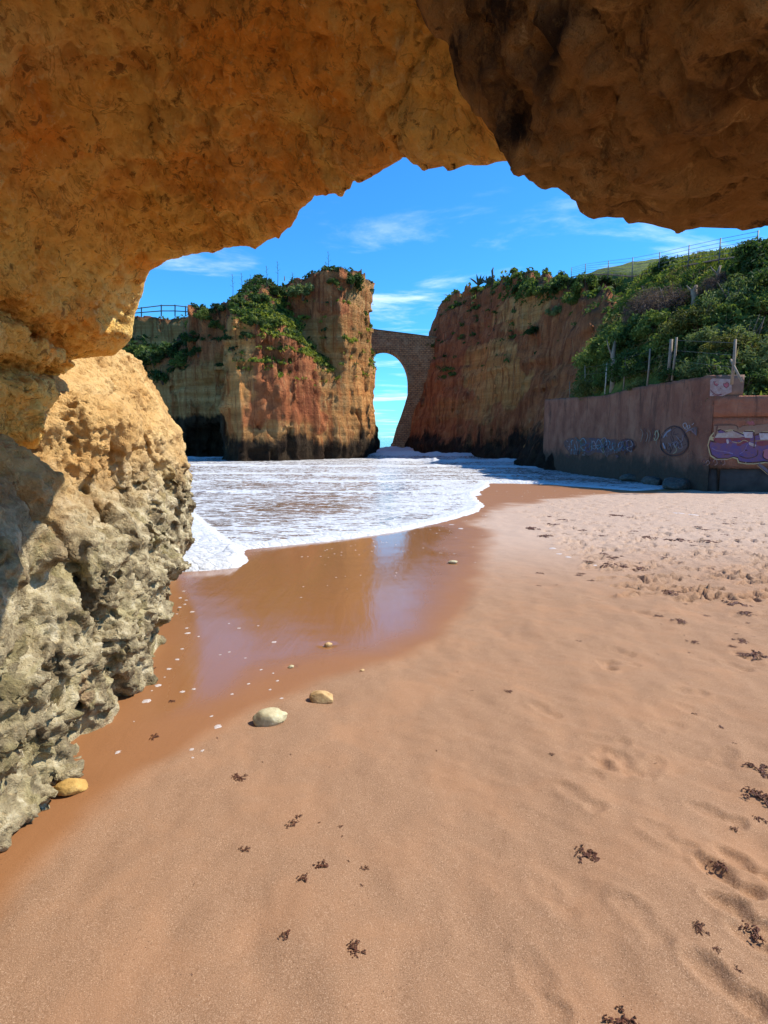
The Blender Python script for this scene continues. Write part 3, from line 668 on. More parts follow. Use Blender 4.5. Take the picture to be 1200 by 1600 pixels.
def cliff(name, fun, lo_, hi_, attrs, label, cat, k=1.0, h=CH):
    v, q = sdf_mesh(name, fun, lo_, hi_, h, lambda p: n_cliff(p, k), 3.0)
    n = vnormals(v, q)
    sm = n.copy()
    for _ in range(3):                         # smoothed slope, for where soil can hold
        acc = np.zeros_like(sm); cnt = np.zeros(len(v))
        fm_ = sm[q].mean(1)
        for j in range(4):
            for a in range(3): acc[:, a] += np.bincount(q[:, j], fm_[:, a], len(v))
        sm = acc / np.maximum(np.linalg.norm(acc, axis=1), 1e-9)[:, None]
    at_ = attrs(v, sm)
    v = v + n * (0.07 * fbm(v * 1.3, 3, 221, 0.6, 2) + 0.05 * fbm(v * 3.1, 2, 223))[:, None]
    o = obj(name, mesh_np(name, v, q, M_CLIFF, at_)); tag(o, label, cat)
    CLIFFS.append((o, v, q, sm, at_)); return o, v, q, sm, at_

# -- stack: tower, red buttress, receding wall and the grown-over shoulder
TOW = [(-11, 68.5), (-8.4, 67.6), (-5.2, 67.0), (-3.2, 69.2), (-1.9, 74), (-1.9, 81), (-11, 83)]
BUT = [(-17.4, 66), (-16.6, 60.5), (-14.8, 58.9), (-11.2, 60.6), (-4.5, 67.4), (-4.4, 72), (-17.4, 74)]
WAL = [(-34, 80), (-24, 72.6), (-16.5, 70.4), (-13, 75), (-15, 92), (-38, 96)]
def f_stack(x, y, z):
    tow = smax(poly_sd(x, y, TOW) + 0.02 * (z - 8) - 0.5 * np.exp(-((z - 1) / 2.0) ** 2), z - (20.0 + 0.06 * (x + 5)), 0.5)
    hb = np.interp(x, [-17.5, -15.5, -12.5, -9.5, -7, -4], [12.4, 13.6, 12.8, 11.2, 9.6, 8.2])
    but = smax(poly_sd(x, y, BUT) + 0.05 * (z - 4), z - hb - 0.55 * np.maximum(y - 0.4 - np.interp(x, [-16, -14.8, -11.2, -4.6], [60, 59, 60.8, 67.2]), 0), 0.7)
    tp = np.interp(x, [-38, -30, -26, -24, -20, -17, -14, -10.5], [9, 13.0, 16.8, 17.2, 17.6, 18.2, 19.3, 20.3])
    hw = np.minimum(np.interp(x, [-34, -27, -24, -20, -16, -10], [6.5, 8.3, 10.6, 12.2, 12.6, 13.0]) + 1.15 * np.maximum(y - 71.5 + 0.15 * (x + 16), 0), tp)
    wal = smax(poly_sd(x, y, WAL) + 0.03 * (z - 4), z - hw, 0.9)
    sho = smax(poly_sd(x, y, [(-24, 74), (-16, 68.5), (-9.0, 67.5), (-8, 78), (-12, 90), (-26, 92)]), z - np.minimum(12.8 + 1.3 * np.maximum(y - 66.5, 0), tp), 0.9)
    f = smin(smin(tow, but, 0.7), smin(wal, sho, 0.8), 0.7)
    cave = np.sqrt(((x + 21.2) / 5.2) ** 2 + ((y - 71.2) / 4.2) ** 2 + ((z - 0.2) / 3.8) ** 2) - 1
    return smax(f, -cave * 3.6, 0.6)
def a_stack(v, n):
    x, y, z = v.T; nz = fbm(v * 0.3, 3, 231)
    butm = sstep(-15.2, -13.2, x + 1.5 * nz) * sstep(-4.6, -6.0, x + 1.2 * nz) * sstep(66.5, 64.5, y) * sstep(2.0, 4.0, z + 2 * nz)
    up = sstep(13.5, 16.0, z + 2.5 * nz) * sstep(-3.4, -5.0, x + 1.5 * nz)
    mid = 0.75 * sstep(9.5, 12.5, z + 3 * nz) * sstep(-14, -17, x)
    red = np.maximum(np.maximum(butm, up), mid)
    tide = sstep(4.6, -0.4, z + 1.6 * nz)
    tide = np.maximum(tide, sstep(5.4, 3.4, z) * sstep(-15.6, -17.4, x))
    soil = sstep(0.42, 0.62, n[:, 2]) * sstep(7, 9, z)
    pale = sstep(-5.2, -3.2, x + 1.3 * nz) * sstep(13.5, 10, z + 2 * nz) * sstep(2.5, 4.5, z) * 0.8 + sstep(-12.0, -14, x) * sstep(-17, -15.6, x) * 0.75 * sstep(3, 6, z)
    return dict(red=red, tide=tide, soil=soil, pale=pale)
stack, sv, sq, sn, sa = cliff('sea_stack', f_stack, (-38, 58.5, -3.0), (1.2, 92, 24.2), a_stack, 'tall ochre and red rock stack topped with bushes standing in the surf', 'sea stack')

# -- headland carrying the railed path behind it
HEA = [(-75, 104), (-44, 98), (-33, 96), (-24, 101), (-20, 112), (-24, 135), (-75, 140)]
def f_head(x, y, z):
    top = np.interp(x, [-75, -50, -42, -36, -30, -22], [22.2, 21.7, 21.4, 21.1, 21.2, 21.4])
    led = smax(poly_sd(x, y, HEA), z - top, 0.8)
    lo2 = smax(poly_sd(x, y, [(-75, 98), (-46, 91), (-34, 90), (-24, 97), (-24, 112), (-75, 112)]), z - np.interp(x, [-75, -40, -30, -24], [13, 13, 12, 10]) - 1.0 * np.clip(y - 92.5, 0, 7), 0.8)
    return smin(led, lo2, 0.8)
def a_head(v, n):
    x, y, z = v.T; nz = fbm(v * 0.3, 3, 241)
    return dict(red=0.25 * sstep(16, 21, z), tide=sstep(3.2, 0.5, z), soil=sstep(0.45, 0.65, n[:, 2]) * sstep(6, 8, z), pale=0.7 * sstep(10, 12, z + 2 * nz) * sstep(19, 17, z))
head, hv, hq, hn, ha = cliff('headland', f_head, (-62, 88, -2.5), (-18, 124, 27.5), a_head, 'shaded pale headland cliff with a railed path behind the stack', 'headland', 0.7, 0.6)

# -- red cliff that carries the other end of the bridge
RCP = [(1.6, 94), (4.6, 84.5), (8.6, 77.0), (12.6, 67), (14.6, 60), (13.4, 52.5), (12.9, 46), (12.4, 41.5), (24, 41.0), (40, 60), (44, 120), (3, 120)]
RIDX, RIDZ = [20, 28.7, 32.0, 43.8, 66, 90], [10.5, 11.4, 11.8, 14.3, 20.8, 24]
def ridge_z(y): return np.interp(y, RIDX, RIDZ)
def hill_z(x, y):
    s = 4.0 + 1.0 * (x - 12.75) + 0.17 * (y - 25)
    s = smin(s, 3.7 + 2.4 * (x - 12.75), 0.6)
    s = smin(s, 2.72 + 1.3 * (y - 22.35), 0.5)
    t = ridge_z(y) + 0.04 * (x - 20)
    return smin(s, t, 1.6)
def f_red(x, y, z):
    lean = np.interp(y, [44, 52, 60, 68, 78, 94], [0.42, 0.40, 0.30, 0.24, 0.36, 0.38])
    lean2 = lean * np.clip(z + 0.5, 0, 40) * 0.9
    pro = np.where(z > 14, -0.0, 0)
    sd_ = poly_sd(x, y, RCP) + lean2 * 0.86
    top = np.interp(x, [2, 6.4, 7.4, 8.8, 10.5, 14], [15.6, 16.0, 18.6, 21.6, 23.5, 24.5])
    top = np.minimum(top, np.interp(y, [41, 46, 52, 57, 62, 68, 78, 95, 120], [6.5, 10.8, 13.6, 15.8, 17.2, 19.2, 21.8, 23.5, 24.0]) + 0.5 * np.sin(x * 1.7 + y * 0.6) + 0.35 * np.sin(x * 3.1 - y) - 0.25 * np.maximum(x - 19.5, 0))
    f = smax(sd_, z - top, 0.7)
    nearb = poly_sd(x, y, [(11.9, 52), (12.1, 44), (12.4, 41.5), (30, 41), (34, 56), (20, 58)]) + 0.50 * np.clip(z + 0.5, 0, 40) * 0.9
    return smin(f, smax(nearb, z - top - 0.6, 0.7), 0.5)
def a_red(v, n):
    x, y, z = v.T; nz = fbm(v * 0.3, 3, 251); nz2 = fbm(v * np.array([.5, .5, .15]), 3, 252)
    red = np.full(len(v), 0.92)
    def blob(px, py, Y, rx, rz, amt):
        c = at(px, py, Y); u = x / np.maximum(y, 1) - c[0] / c[1]
        d = np.sqrt(((x - c[0]) / rx) ** 2 + ((z - c[2]) / rz) ** 2) + 0.5 * nz + 0.3 * nz2
        return amt * sstep(1.15, 0.75, d) * sstep(14, 9, np.abs(y - Y))
    pale = np.zeros(len(v))
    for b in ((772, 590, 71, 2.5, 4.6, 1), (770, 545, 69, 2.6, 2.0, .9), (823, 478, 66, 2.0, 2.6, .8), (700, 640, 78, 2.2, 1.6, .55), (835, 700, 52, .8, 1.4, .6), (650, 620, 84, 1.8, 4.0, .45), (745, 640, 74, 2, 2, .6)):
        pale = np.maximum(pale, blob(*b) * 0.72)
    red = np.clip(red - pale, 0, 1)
    red = np.maximum(red, sstep(59, 56, y)); pale = pale * sstep(56, 59, y)
    tide = 0.85 * sstep(4.6, -0.6, z + 1.8 * nz) + 0.10 * sstep(10, 4, z)
    soil = sstep(0.50, 0.66, n[:, 2]) * sstep(9, 12, z)
    return dict(red=red, tide=np.clip(tide, 0, 1), soil=soil, pale=pale)
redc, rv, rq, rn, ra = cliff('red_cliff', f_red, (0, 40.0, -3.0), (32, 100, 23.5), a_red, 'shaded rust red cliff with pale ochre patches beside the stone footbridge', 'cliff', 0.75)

# -- slope above the beach wall
gx = np.arange(12.55, 60, 0.5); gy = np.arange(22.35, 96, 0.5)
GX, GY = np.meshgrid(gx, gy); GXr, GYr = GX.ravel(), GY.ravel()
PH = np.stack([GXr, GYr, 0 * GXr], 1)
GZ = hill_z(GXr, GYr) + 0.5 * fbm(PH * 0.22, 3, 261) * sstep(12.6, 15, GXr) + 0.12 * fbm(PH * 0.9, 3, 262)
GZ = GZ - 12.0 * sstep(40.5, 46, GYr - 0.7 * np.maximum(GXr - 14, 0)) * sstep(22.5, 18.5, GXr)
GZ = GZ - 1.4 * sstep(0, 2.0, GYr - 46)*sstep(30,20,GXr)
nxg = len(gx); i = np.arange((len(gy) - 1) * nxg).reshape(len(gy) - 1, nxg)[:, :-1].ravel()
hq_ = np.stack([i, i + 1, i + 1 + nxg, i + nxg], 1); hv_ = np.stack([GXr, GYr, GZ], 1)
mh = Mat('grassy_soil', 0.95, 0.15)
hm_ = mh.noise(mh.pos, 0.9, 8, 0.65, 0.4); hf = mh.noise(mh.pos, 6.0, 6, 0.7)
hc = mh.ramp(hm_, [(0.3, (0.035, 0.045, 0.014)), (0.46, (0.075, 0.10, 0.022)), (0.62, (0.15, 0.17, 0.035)), (0.76, (0.20, 0.13, 0.06))])
hc = mh.mix(mh.map(hf, 0.5, 0.75, 0, 0.5), hc, (0.04, 0.055, 0.016))
M_SOIL = mh.fin(hc, mh.bump(hf, 0.8, 0.15))
hillo = kind(obj('hillside', mesh_np('hillside', hv_, hq_, M_SOIL)), 'structure')

# ------------------------------------------------------------------ stone footbridge
mb_ = Mat('bridge_masonry', 0.95, 0.15)
bk = mb_.n('ShaderNodeTexBrick'); mb_.put(bk.inputs['Vector'], mb_.scale(mb_.obj, (1, 1, 1), (0, 0, 0), (math.pi / 2, 0, 0)))
bk.inputs['Scale'].default_value = 0.9; bk.inputs['Color1'].default_value = (0.58, 0.30, 0.13, 1); bk.inputs['Color2'].default_value = (0.42, 0.21, 0.095, 1); bk.inputs['Mortar'].default_value = (0.11, 0.075, 0.05, 1)
bk.inputs['Mortar Size'].default_value = 0.03
bc = mb_.mix(mb_.map(mb_.noise(mb_.obj, 0.9, 7, 0.65), 0.42, 0.7, 0, 0.75), bk.outputs['Color'], (0.52, 0.34, 0.18))
bc = mb_.mix(mb_.map(mb_.noise(mb_.obj, 2.2, 8, 0.75), 0.48, 0.66, 0, 0.85), bc, (0.14, 0.085, 0.05))
M_BRI = mb_.fin(bc, mb_.bump(mb_.noise(mb_.obj, 3.0, 8, 0.7), 0.8, 0.2))
BY, BT = 90.0, 3.0
br = empty('footbridge', tuple(at(635, 690, BY))); tag(br, 'arched stone footbridge spanning the gap between stack and red cliff', 'bridge')
def bpt(px, py, dy=0.0): p = at(px, py, BY); return (p[0] - br.location.x, dy, p[2] - br.location.z)
top_ = [(560, 510), (575, 512), (590, 515), (610, 517.5), (630, 520), (650, 522.5), (672, 525.5), (700, 529)]
arcx = []
for k in range(25):
    a = math.pi * (1.0 - k / 24.0); arcx.append((599 + 39 * math.cos(a), 600 - 53 * math.sin(a)))
und = [(560, 640), (560, 600)] + arcx + [(637, 615), (633, 632), (627, 650), (620, 668), (614, 690), (609, 712), (700, 712)]
def slab(prof, y0, y1):
    m = MB(); n = len(prof); v = [bpt(a, b, y0) for a, b in prof] + [bpt(a, b, y1) for a, b in prof]
    m.add(v, [tuple(range(n)), tuple(range(2 * n - 1, n - 1, -1))] + [((i + 1) % n, i, n + i, n + (i + 1) % n) for i in range(n)]); return m
def strip(lo_, hi_, y0, y1):                   # quad strip between two profiles of equal length, extruded
    m = MB(); n = len(lo_)
    for i in range(n - 1):
        a, b, c, d_ = bpt(*lo_[i]), bpt(*lo_[i + 1]), bpt(*hi_[i + 1]), bpt(*hi_[i])
        f_ = [(p[0], y0, p[2]) for p in (a, b, c, d_)]; g_ = [(p[0], y1, p[2]) for p in (a, b, c, d_)]
        m.add(f_ + g_, [(0, 1, 2, 3), (7, 6, 5, 4), (0, 4, 5, 1), (3, 2, 6, 7)] + ([(0, 3, 7, 4)] if i == 0 else []) + ([(1, 5, 6, 2)] if i == n - 2 else []))
    return m
ctop = lambda px: np.interp(px, [p[0] for p in top_], [p[1] for p in top_]) + 9
body_lo = [(p[0], p[1]) for p in und if p[1] <= 660 and p[0] < 640 and p[0] >= 560][2:]
arc_lo = arcx
strip(arc_lo, [(p[0], ctop(p[0])) for p in arc_lo], 0, BT).build('spandrel_wall', M_BRI, br)
strip([(637.9, 600), (637.9, 615), (633, 632), (627, 650), (620, 668), (614, 690), (609, 716)], [(692, 600), (692, 615), (692, 632), (692, 650), (692, 668), (692, 690), (692, 716)], 0.02, BT - .02).build('pier', M_BRI, br)
strip([(638.0, 600.2), (692, 600.2)], [(638.0, ctop(638)), (692, ctop(692))], 0.01, BT - .01).build('abutment', M_BRI, br)
ring = [(599 + 43 * math.cos(math.pi * (1 - k / 24.0)), 600 - 57 * math.sin(math.pi * (1 - k / 24.0))) for k in range(25)]
strip(arcx, ring, -0.12, 0.03).build('arch_ring', M_BRI, br)
tx = [p[0] for p in top_]
M_CAP = plain('weathered_capping', (0.20, 0.17, 0.10), 0.9, 0.4, 1.5)
strip([(a, ctop(a)) for a in tx], [(a, ctop(a) - 8) for a in tx], 0.03, 0.45).build('parapet', M_BRI, br)
strip([(a, ctop(a)) for a in tx], [(a, ctop(a) - 8) for a in tx], BT - .45, BT - .03).build('parapet', M_BRI, br)
strip([(a, ctop(a) - 8) for a in tx], [(a, ctop(a) - 9.3) for a in tx], -0.06, 0.52).build('coping', M_CAP, br)
strip([(a, ctop(a)) for a in tx], [(a, ctop(a) - 1.5) for a in tx], .46, BT - .46).build('deck', M_CAP, br)
# ------------------------------------------------------------------ beach wall with graffiti
mwl = Mat('red_render', 0.93, 0.2)
zz = mwl.sep(mwl.pos)[2]
b1 = mwl.noise(mwl.pos, 0.8, 8, 0.65, 0.4); b2 = mwl.noise(mwl.pos, 5.0, 8, 0.7)
wc = mwl.ramp(b1, [(0.3, (0.185, 0.068, 0.042)), (0.5, (0.275, 0.11, 0.066)), (0.7, (0.36, 0.165, 0.10))])
wc = mwl.mix(mwl.map(b2, 0.55, 0.75, 0, 0.6), wc, (0.33, 0.19, 0.11))
dr = mwl.noise(mwl.scale(mwl.pos, (1.7, 1.7, 0.22)), 1.0, 9, 0.72, 0.9)
wc = mwl.mix(mwl.math('MULTIPLY', mwl.map(dr, 0.50, 0.66, 0, 0.8), mwl.map(zz, 1.0, 3.8, 0.2, 1.0)), wc, (0.06, 0.035, 0.028))
dr2 = mwl.noise(mwl.scale(mwl.pos, (2.2, 2.2, 0.2), (4, 1, 0)), 1.0, 8, 0.7, 0.3)
wc = mwl.mix(mwl.map(dr2, 0.6, 0.74, 0, 0.6), wc, (0.36, 0.22, 0.12))
lw = mwl.math('ADD', zz, mwl.math('MULTIPLY', mwl.math('SUBTRACT', b1, 0.5), 1.6))
wc = mwl.mix(mwl.map(lw, 1.0, 0.25, 0, 0.92), wc, mwl.mix(b2, (0.030, 0.022, 0.018), (0.10, 0.075, 0.05)))
wnb = mwl.bump(mwl.math('ADD', b2, mwl.math('MULTIPLY', dr, 0.7)), 1.0, 0.10); wnb = mwl.bump(mwl.noise(mwl.pos, 22.0, 6, 0.7), 0.5, 0.02, wnb)
M_WALL = mwl.fin(wc, wnb)
M_FOOT = plain('dark_footing', (0.055, 0.045, 0.038), 0.9, 0.5, 2.0, 0.6)
M_CONC = plain('worn_concrete', (0.19, 0.115, 0.085), 0.95, 0.45, 2.0, 0.6)
WA = np.array([12.5, 22.2]); WE = np.array([12.5, 45.5]); WB = np.array([19.0, 21.3])
def hit_a(px, py, off=0.0):
    d = ray(px, py); t = (12.5 - off) / d[0]; return np.array([0, 0, EYE]) + d * t
NB = np.array([-(WB - WA)[1] * -1, (WB - WA)[0] * -1]); NB = np.array([(WB - WA)[1], -(WB - WA)[0]]); NB /= np.linalg.norm(NB)
def hit_b(px, py, off=0.0):
    d = ray(px, py); t = ((WA + NB * off) @ NB) / (d[:2] @ NB); return np.array([0, 0, EYE]) + d * t
def relief(u, zv, s):
    p = np.stack([u, zv, np.full_like(u, s)], 1); return 0.035 * fbm(p * 0.5, 3, 301 + s) + 0.018 * fbm(p * 2.2, 3, 303 + s)
def wall_sheet(name, A, B, zlo, zhi, depth, parent, seed, off=0.0, du=0.18, mat=M_WALL, rag=0.0):
    """a slab from plan point A to B, with an uneven face, a top and a back"""
    A, B = np.array(A, float), np.array(B, float); L = np.linalg.norm(B - A); t = (B - A) / L; n = np.array([t[1], -t[0]])
    nu = max(2, int(L / du)); us = np.linspace(0, L, nu + 1); lo_ = zlo(us) if callable(zlo) else np.full(nu + 1, zlo); hi_ = zhi(us) if callable(zhi) else np.full(nu + 1, zhi)
    hi_ = hi_ + rag * fbm(np.stack([us * 1.7, us * 0, us * 0 + seed], 1), 3, 5)
    nz = max(2, int(np.max(hi_ - lo_) / du)); T = np.linspace(0, 1, nz + 1)
    U = np.repeat(us[:, None], nz + 1, 1); Z = lo_[:, None] + (hi_ - lo_)[:, None] * T
    r = relief(U.ravel(), Z.ravel(), seed).reshape(U.shape) + off
    fr = np.stack([A[0] + t[0] * U + n[0] * r, A[1] + t[1] * U + n[1] * r, Z], 2).reshape(-1, 3)
    bkp = np.stack([A[0] + t[0] * us - n[0] * depth, A[1] + t[1] * us - n[1] * depth, hi_], 1); bkb = bkp.copy(); bkb[:, 2] = lo_
    k = nz + 1; i = (np.arange(nu)[:, None] * k + np.arange(nz)[None]).ravel()
    q = [np.stack([i, i + k, i + k + 1, i + 1], 1)]
    b0 = len(fr); b1_ = b0 + nu + 1; j = np.arange(nu); ft = j * k + nz
    q.append(np.stack([ft, ft + k, b0 + j + 1, b0 + j], 1)); q.append(np.stack([b0 + j, b0 + j + 1, b1_ + j + 1, b1_ + j], 1)); q.append(np.stack([b1_ + j, b1_ + j + 1, (j + 1) * k, j * k], 1))
    ends = []
    for e, fl in ((0, 0), (nu, 1)):
        col_ = e * k + np.arange(k)
        for m in range(nz):
            a_, b_ = col_[m], col_[m + 1]
            c_ = b0 + e if m == nz - 1 else b1_ + e
            ends.append((a_, b_, c_, b1_ + e) if not fl else (b_, a_, b1_ + e, c_))
    ends = [x_ for x_ in ends if len(set(x_)) == 4]
    q.append(np.array(ends)) if ends else None
    return obj(name, mesh_np(name, np.concatenate([fr, bkp, bkb]), np.concatenate(q), mat), parent)
wall = empty('retaining_wall', (12.5, 22.2, 0)); tag(wall, 'stained red retaining wall along the beach covered in faded graffiti', 'wall')
WI = wall.matrix_world.inverted(); wall.location = (12.5, 22.2, -0.44)
def reloc(o): o.location = (-12.5, -22.2, 0.44); return o
# walking along the wall from the sea end towards the beach end, the face looks to -X
ztop_a = lambda u: np.interp(45.5 - u, [22.2, 24.5, 29, 33, 37, 45.5], [3.98, 4.03, 4.12, 4.0, 4.18, 4.6])
reloc(wall_sheet('wall_face', (12.5, 45.5), (12.5, 22.2), lambda u: -0.9 + 0 * u, ztop_a, 0.45, wall, 1, rag=0.10))
wdir = (WB - WA) / np.linalg.norm(WB - WA)
wpt = lambda s, off=0.0: WA + wdir * s + NB * off
reloc(wall_sheet('wall_course', wpt(0.0), wpt(6.5), 2.42, 3.2, 0.5, wall, 2, off=0.05))
reloc(wall_sheet('wall_face', wpt(0.03), wpt(6.5), 0.45, 2.415, 0.5, wall, 3, off=-0.03))
reloc(wall_sheet('wall_footing', wpt(0.06), wpt(6.5), -0.9, 0.445, 0.1, wall, 4, off=-0.42, mat=M_FOOT))
reloc(wall_sheet('wall_stub', wpt(0.03), wpt(1.02), 3.205, 3.97, 0.35, wall, 5, off=0.0, mat=M_CONC))
M_PAINT = {}
def paint(c):
    if c not in M_PAINT:
        m = Mat('spray_paint', 0.8, 0.25); f = m.noise(m.pos, 7.0, 7, 0.7)
        f2 = m.noise(m.pos, 2.6, 8, 0.72, 0.5)
        cc = m.mix(m.map(m.math('ADD', m.math('MULTIPLY', f, .5), m.math('MULTIPLY', f2, .5)), 0.40, 0.60, 0.12, 0.85), c, tuple(0.35 * k + 0.65 * b for k, b in zip(c, (0.22, 0.09, 0.06))))
        M_PAINT[c] = m.fin(cc)
    return M_PAINT[c]
def smooth_pts(P, n=6, closed=False):
    P = [np.array(p, float) for p in P]; out = []; N = len(P)
    rng = range(N if closed else N - 1)
    for i in rng:
        p0 = P[i - 1] if (i > 0 or closed) else P[0]; p1 = P[i]; p2 = P[(i + 1) % N]; p3 = P[(i + 2) % N] if (i + 2 < N or closed) else P[-1]
        for k in range(n):
            t = k / n; out.append(0.5 * (2 * p1 + (p2 - p0) * t + (2 * p0 - 5 * p1 + 4 * p2 - p3) * t * t + (3 * p1 - p0 - 3 * p2 + p3) * t ** 3))
    if not closed: out.append(P[-1])
    return out
class Graf:
    def __init__(s, hit, seed, base): s.hit = hit; s.layers = {}; s.base = base; s.seed = seed; s.k = 0
    def _pt(s, x, y, off):
        p = s.hit(x, y, 0.0); n = np.array([-1, 0, 0]) if s.hit is hit_a else np.array([NB[0], NB[1], 0])
        u = (45.5 - p[1]) if s.hit is hit_a else (p[:2] - WA) @ wdir
        r = relief(np.array([u]), np.array([p[2]]), s.seed)[0]
        return p + n * (r + s.base + off)
    def stroke(s, pts, w, c, closed=False, sm=True):
        s.k += 1; off = 0.022 + 0.0012 * s.k; P = smooth_pts(pts, 5, closed) if sm else [np.array(p, float) for p in pts]
        m = s.layers.setdefault(c, MB()); n = len(P); v = []
        for i in range(n):
            a, b = (P[i - 1], P[(i + 1) % n]) if closed else (P[max(i - 1, 0)], P[min(i + 1, n - 1)])
            t = b - a; t /= max(np.linalg.norm(t), 1e-6); q = np.array([-t[1], t[0]]) * w / 2
            v += [s._pt(*(P[i] + q), off), s._pt(*(P[i] - q), off)]
        m.add(v, [(2 * i, 2 * i + 1, (2 * i + 3) % (2 * n), (2 * i + 2) % (2 * n)) for i in range(n if closed else n - 1)])
    def fill(s, pts, c, sm=True):
        s.k += 1; off = 0.022 + 0.0012 * s.k; P = smooth_pts(pts, 4, True) if sm else pts
        cen = np.mean(np.array(P), 0); v = [s._pt(*cen, off)] + [s._pt(*p, off) for p in P]; n = len(P)
        # rings keep the paint following the uneven face
        m = s.layers.setdefault(c, MB()); rings = [[s._pt(*(cen + (np.array(p) - cen) * k), off) for p in P] for k in (0.33, 0.66, 1.0)]
        vv = [s._pt(*cen, off)] + sum(rings, []); f = [(0, 1 + i, 1 + (i + 1) % n) for i in range(n)]
        for r in range(2): f += [(1 + r * n + i, 1 + (r + 1) * n + i, 1 + (r + 1) * n + (i + 1) % n, 1 + r * n + (i + 1) % n) for i in range(n)]
        m.add(vv, f)
    def done(s, name, label):
        root = None
        for c, m in s.layers.items():
            o = m.build('paint', paint(c), None)
            if root is None: o.name = name; o.parent = wall; reloc(o); o['label'] = label; root = o
            else: o.parent = root
        return root
rg_ = random.Random(4)
TEAL, BLUE, NAVY, CYAN = (0.02, 0.12, 0.14), (0.02, 0.06, 0.19), (0.012, 0.012, 0.035), (0.10, 0.28, 0.36)
GREY, BLK, WHT, GRN = (0.26, 0.24, 0.27), (0.02, 0.016, 0.02), (0.46, 0.43, 0.44), (0.10, 0.22, 0.08)
g = Graf(hit_a, 1, 0.004)
g.fill([(882, 690), (893, 684), (905, 687), (912, 683), (925, 687), (935, 684), (948, 688), (960, 686), (972, 690), (985, 687), (992, 696), (984, 706), (970, 703), (950, 712), (935, 706), (920, 712), (908, 705), (895, 710), (884, 700)], (0.10, 0.062, 0.058))
g.fill([(918, 686), (940, 685), (962, 689), (962, 700), (945, 707), (925, 704)], (0.070, 0.060, 0.085))
for k in range(13):
    x0 = 885 + k * 8.2; y0 = 698 + rg_.uniform(-2, 2); h = rg_.uniform(7, 13)
    c = (GREY, CYAN, TEAL, CYAN, BLUE, GREY, CYAN)[k % 7]
    pts = [(x0 - 2, y0 - h * .6), (x0 + 3, y0 - h), (x0 + 5, y0 - h * .2), (x0 - 1, y0 + h * .3), (x0 + 4, y0 + h * .8), (x0 + 7, y0 + h * .1)]
    g.stroke([(a + rg_.uniform(-2, 2), b + rg_.uniform(-2, 2)) for a, b in pts], 1.1, c)
    g.stroke([(x0, y0 - h * .9), (x0 + rg_.uniform(-2, 3), y0), (x0 + rg_.uniform(-1, 4), y0 + h * .9)], 0.8, (NAVY, CYAN, GREY, GRN)[k % 4])
for k in range(26):
    x0, y0 = rg_.uniform(886, 992), rg_.uniform(686, 711)
    g.stroke([(x0 + rg_.uniform(-4, 4), y0 + rg_.uniform(-5, 5)) for _ in range(4)], rg_.uniform(.6, 1.1), ((0.10, 0.14, 0.17), TEAL, NAVY, (0.06, 0.10, 0.20), (0.16, 0.15, 0.16))[k % 5])
g.stroke([(972, 688), (982, 686), (991, 689), (994, 696), (988, 703)], 1.5, NAVY)
g.done('graffiti', 'faded teal and blue scribbled graffiti')
g = Graf(hit_a, 1, 0.004)
ang = [2 * math.pi * k / 20 for k in range(20)]
g.fill([(1054 + 20 * math.cos(a) + 2 * math.sin(3 * a), 689 + 21 * math.sin(a)) for a in ang], (0.15, 0.085, 0.068), False)
g.stroke([(1054 + 21.5 * math.cos(a) + 1.5 * math.sin(2 * a), 689 + 23 * math.sin(a)) for a in ang], 2.0, BLK, True)
g.stroke([(1060 + 11 * math.cos(a), 681 + 13 * math.sin(a)) for a in ang], 1.2, NAVY, True)
g.stroke([(1051, 666), (1049, 676), (1054, 688), (1052, 700), (1048, 708)], 1.3, BLK)
g.stroke([(1054, 688), (1064, 697), (1073, 694)], 1.1, BLK); g.stroke([(1053, 690), (1058, 703), (1053, 709)], 1.6, (0.36, 0.29, 0.16))
for k in range(11):
    a = rg_.uniform(0, 6.28); r = rg_.uniform(2, 13); x0, y0 = 1054 + r * math.cos(a), 688 + r * math.sin(a)
    g.stroke([(x0 + rg_.uniform(-6, 6), y0 + rg_.uniform(-6, 6)) for _ in range(4)], 0.8, (GREY, NAVY, (0.25, 0.24, 0.30), BLK)[k % 4])
g.stroke([(1038, 684), (1043, 676), (1050, 671)], 2.2, (0.24, 0.28, 0.34)); g.stroke([(1037, 692), (1041, 701)], 2.2, (0.30, 0.30, 0.36))
# small tag reading like loops beside the circle
g.stroke([(1070, 668), (1069, 663), (1073, 661), (1075, 666), (1071, 669), (1076, 671)], 1.0, WHT); g.stroke([(1077, 664), (1076, 669), (1080, 668), (1079, 664)], 0.9, WHT); g.stroke([(1083, 664), (1086, 661)], 0.9, WHT)
for k in range(6): g.stroke([(1073 + k * 2, 676 - k), (1079 + k * 2.2, 671 - k * .6), (1085 + k, 676 + k)], 0.8, (GREY, (0.30, 0.16, 0.20), TEAL)[k % 3])
for k in range(7): g.stroke([(1004 + k * 4 + rg_.uniform(-2, 2), 668 + rg_.uniform(0, 8)), (1006 + k * 4, 676 + rg_.uniform(-3, 6)), (1003 + k * 4, 688 + rg_.uniform(0, 8))], 0.9, ((0.2, 0.17, 0.14), NAVY, (0.26, 0.24, 0.20))[k % 3])
g.stroke([(1024, 680), (1028, 673), (1031, 681), (1026, 688), (1023, 684)], 1.4, (0.38, 0.33, 0.18))
g.done('graffiti', 'round black outlined graffiti emblem with grey swirls')
g = Graf(hit_b, 3, -0.026)
PUR, RED, CRM, LIL = (0.085, 0.062, 0.19), (0.17, 0.035, 0.055), (0.40, 0.35, 0.31), (0.17, 0.145, 0.32)
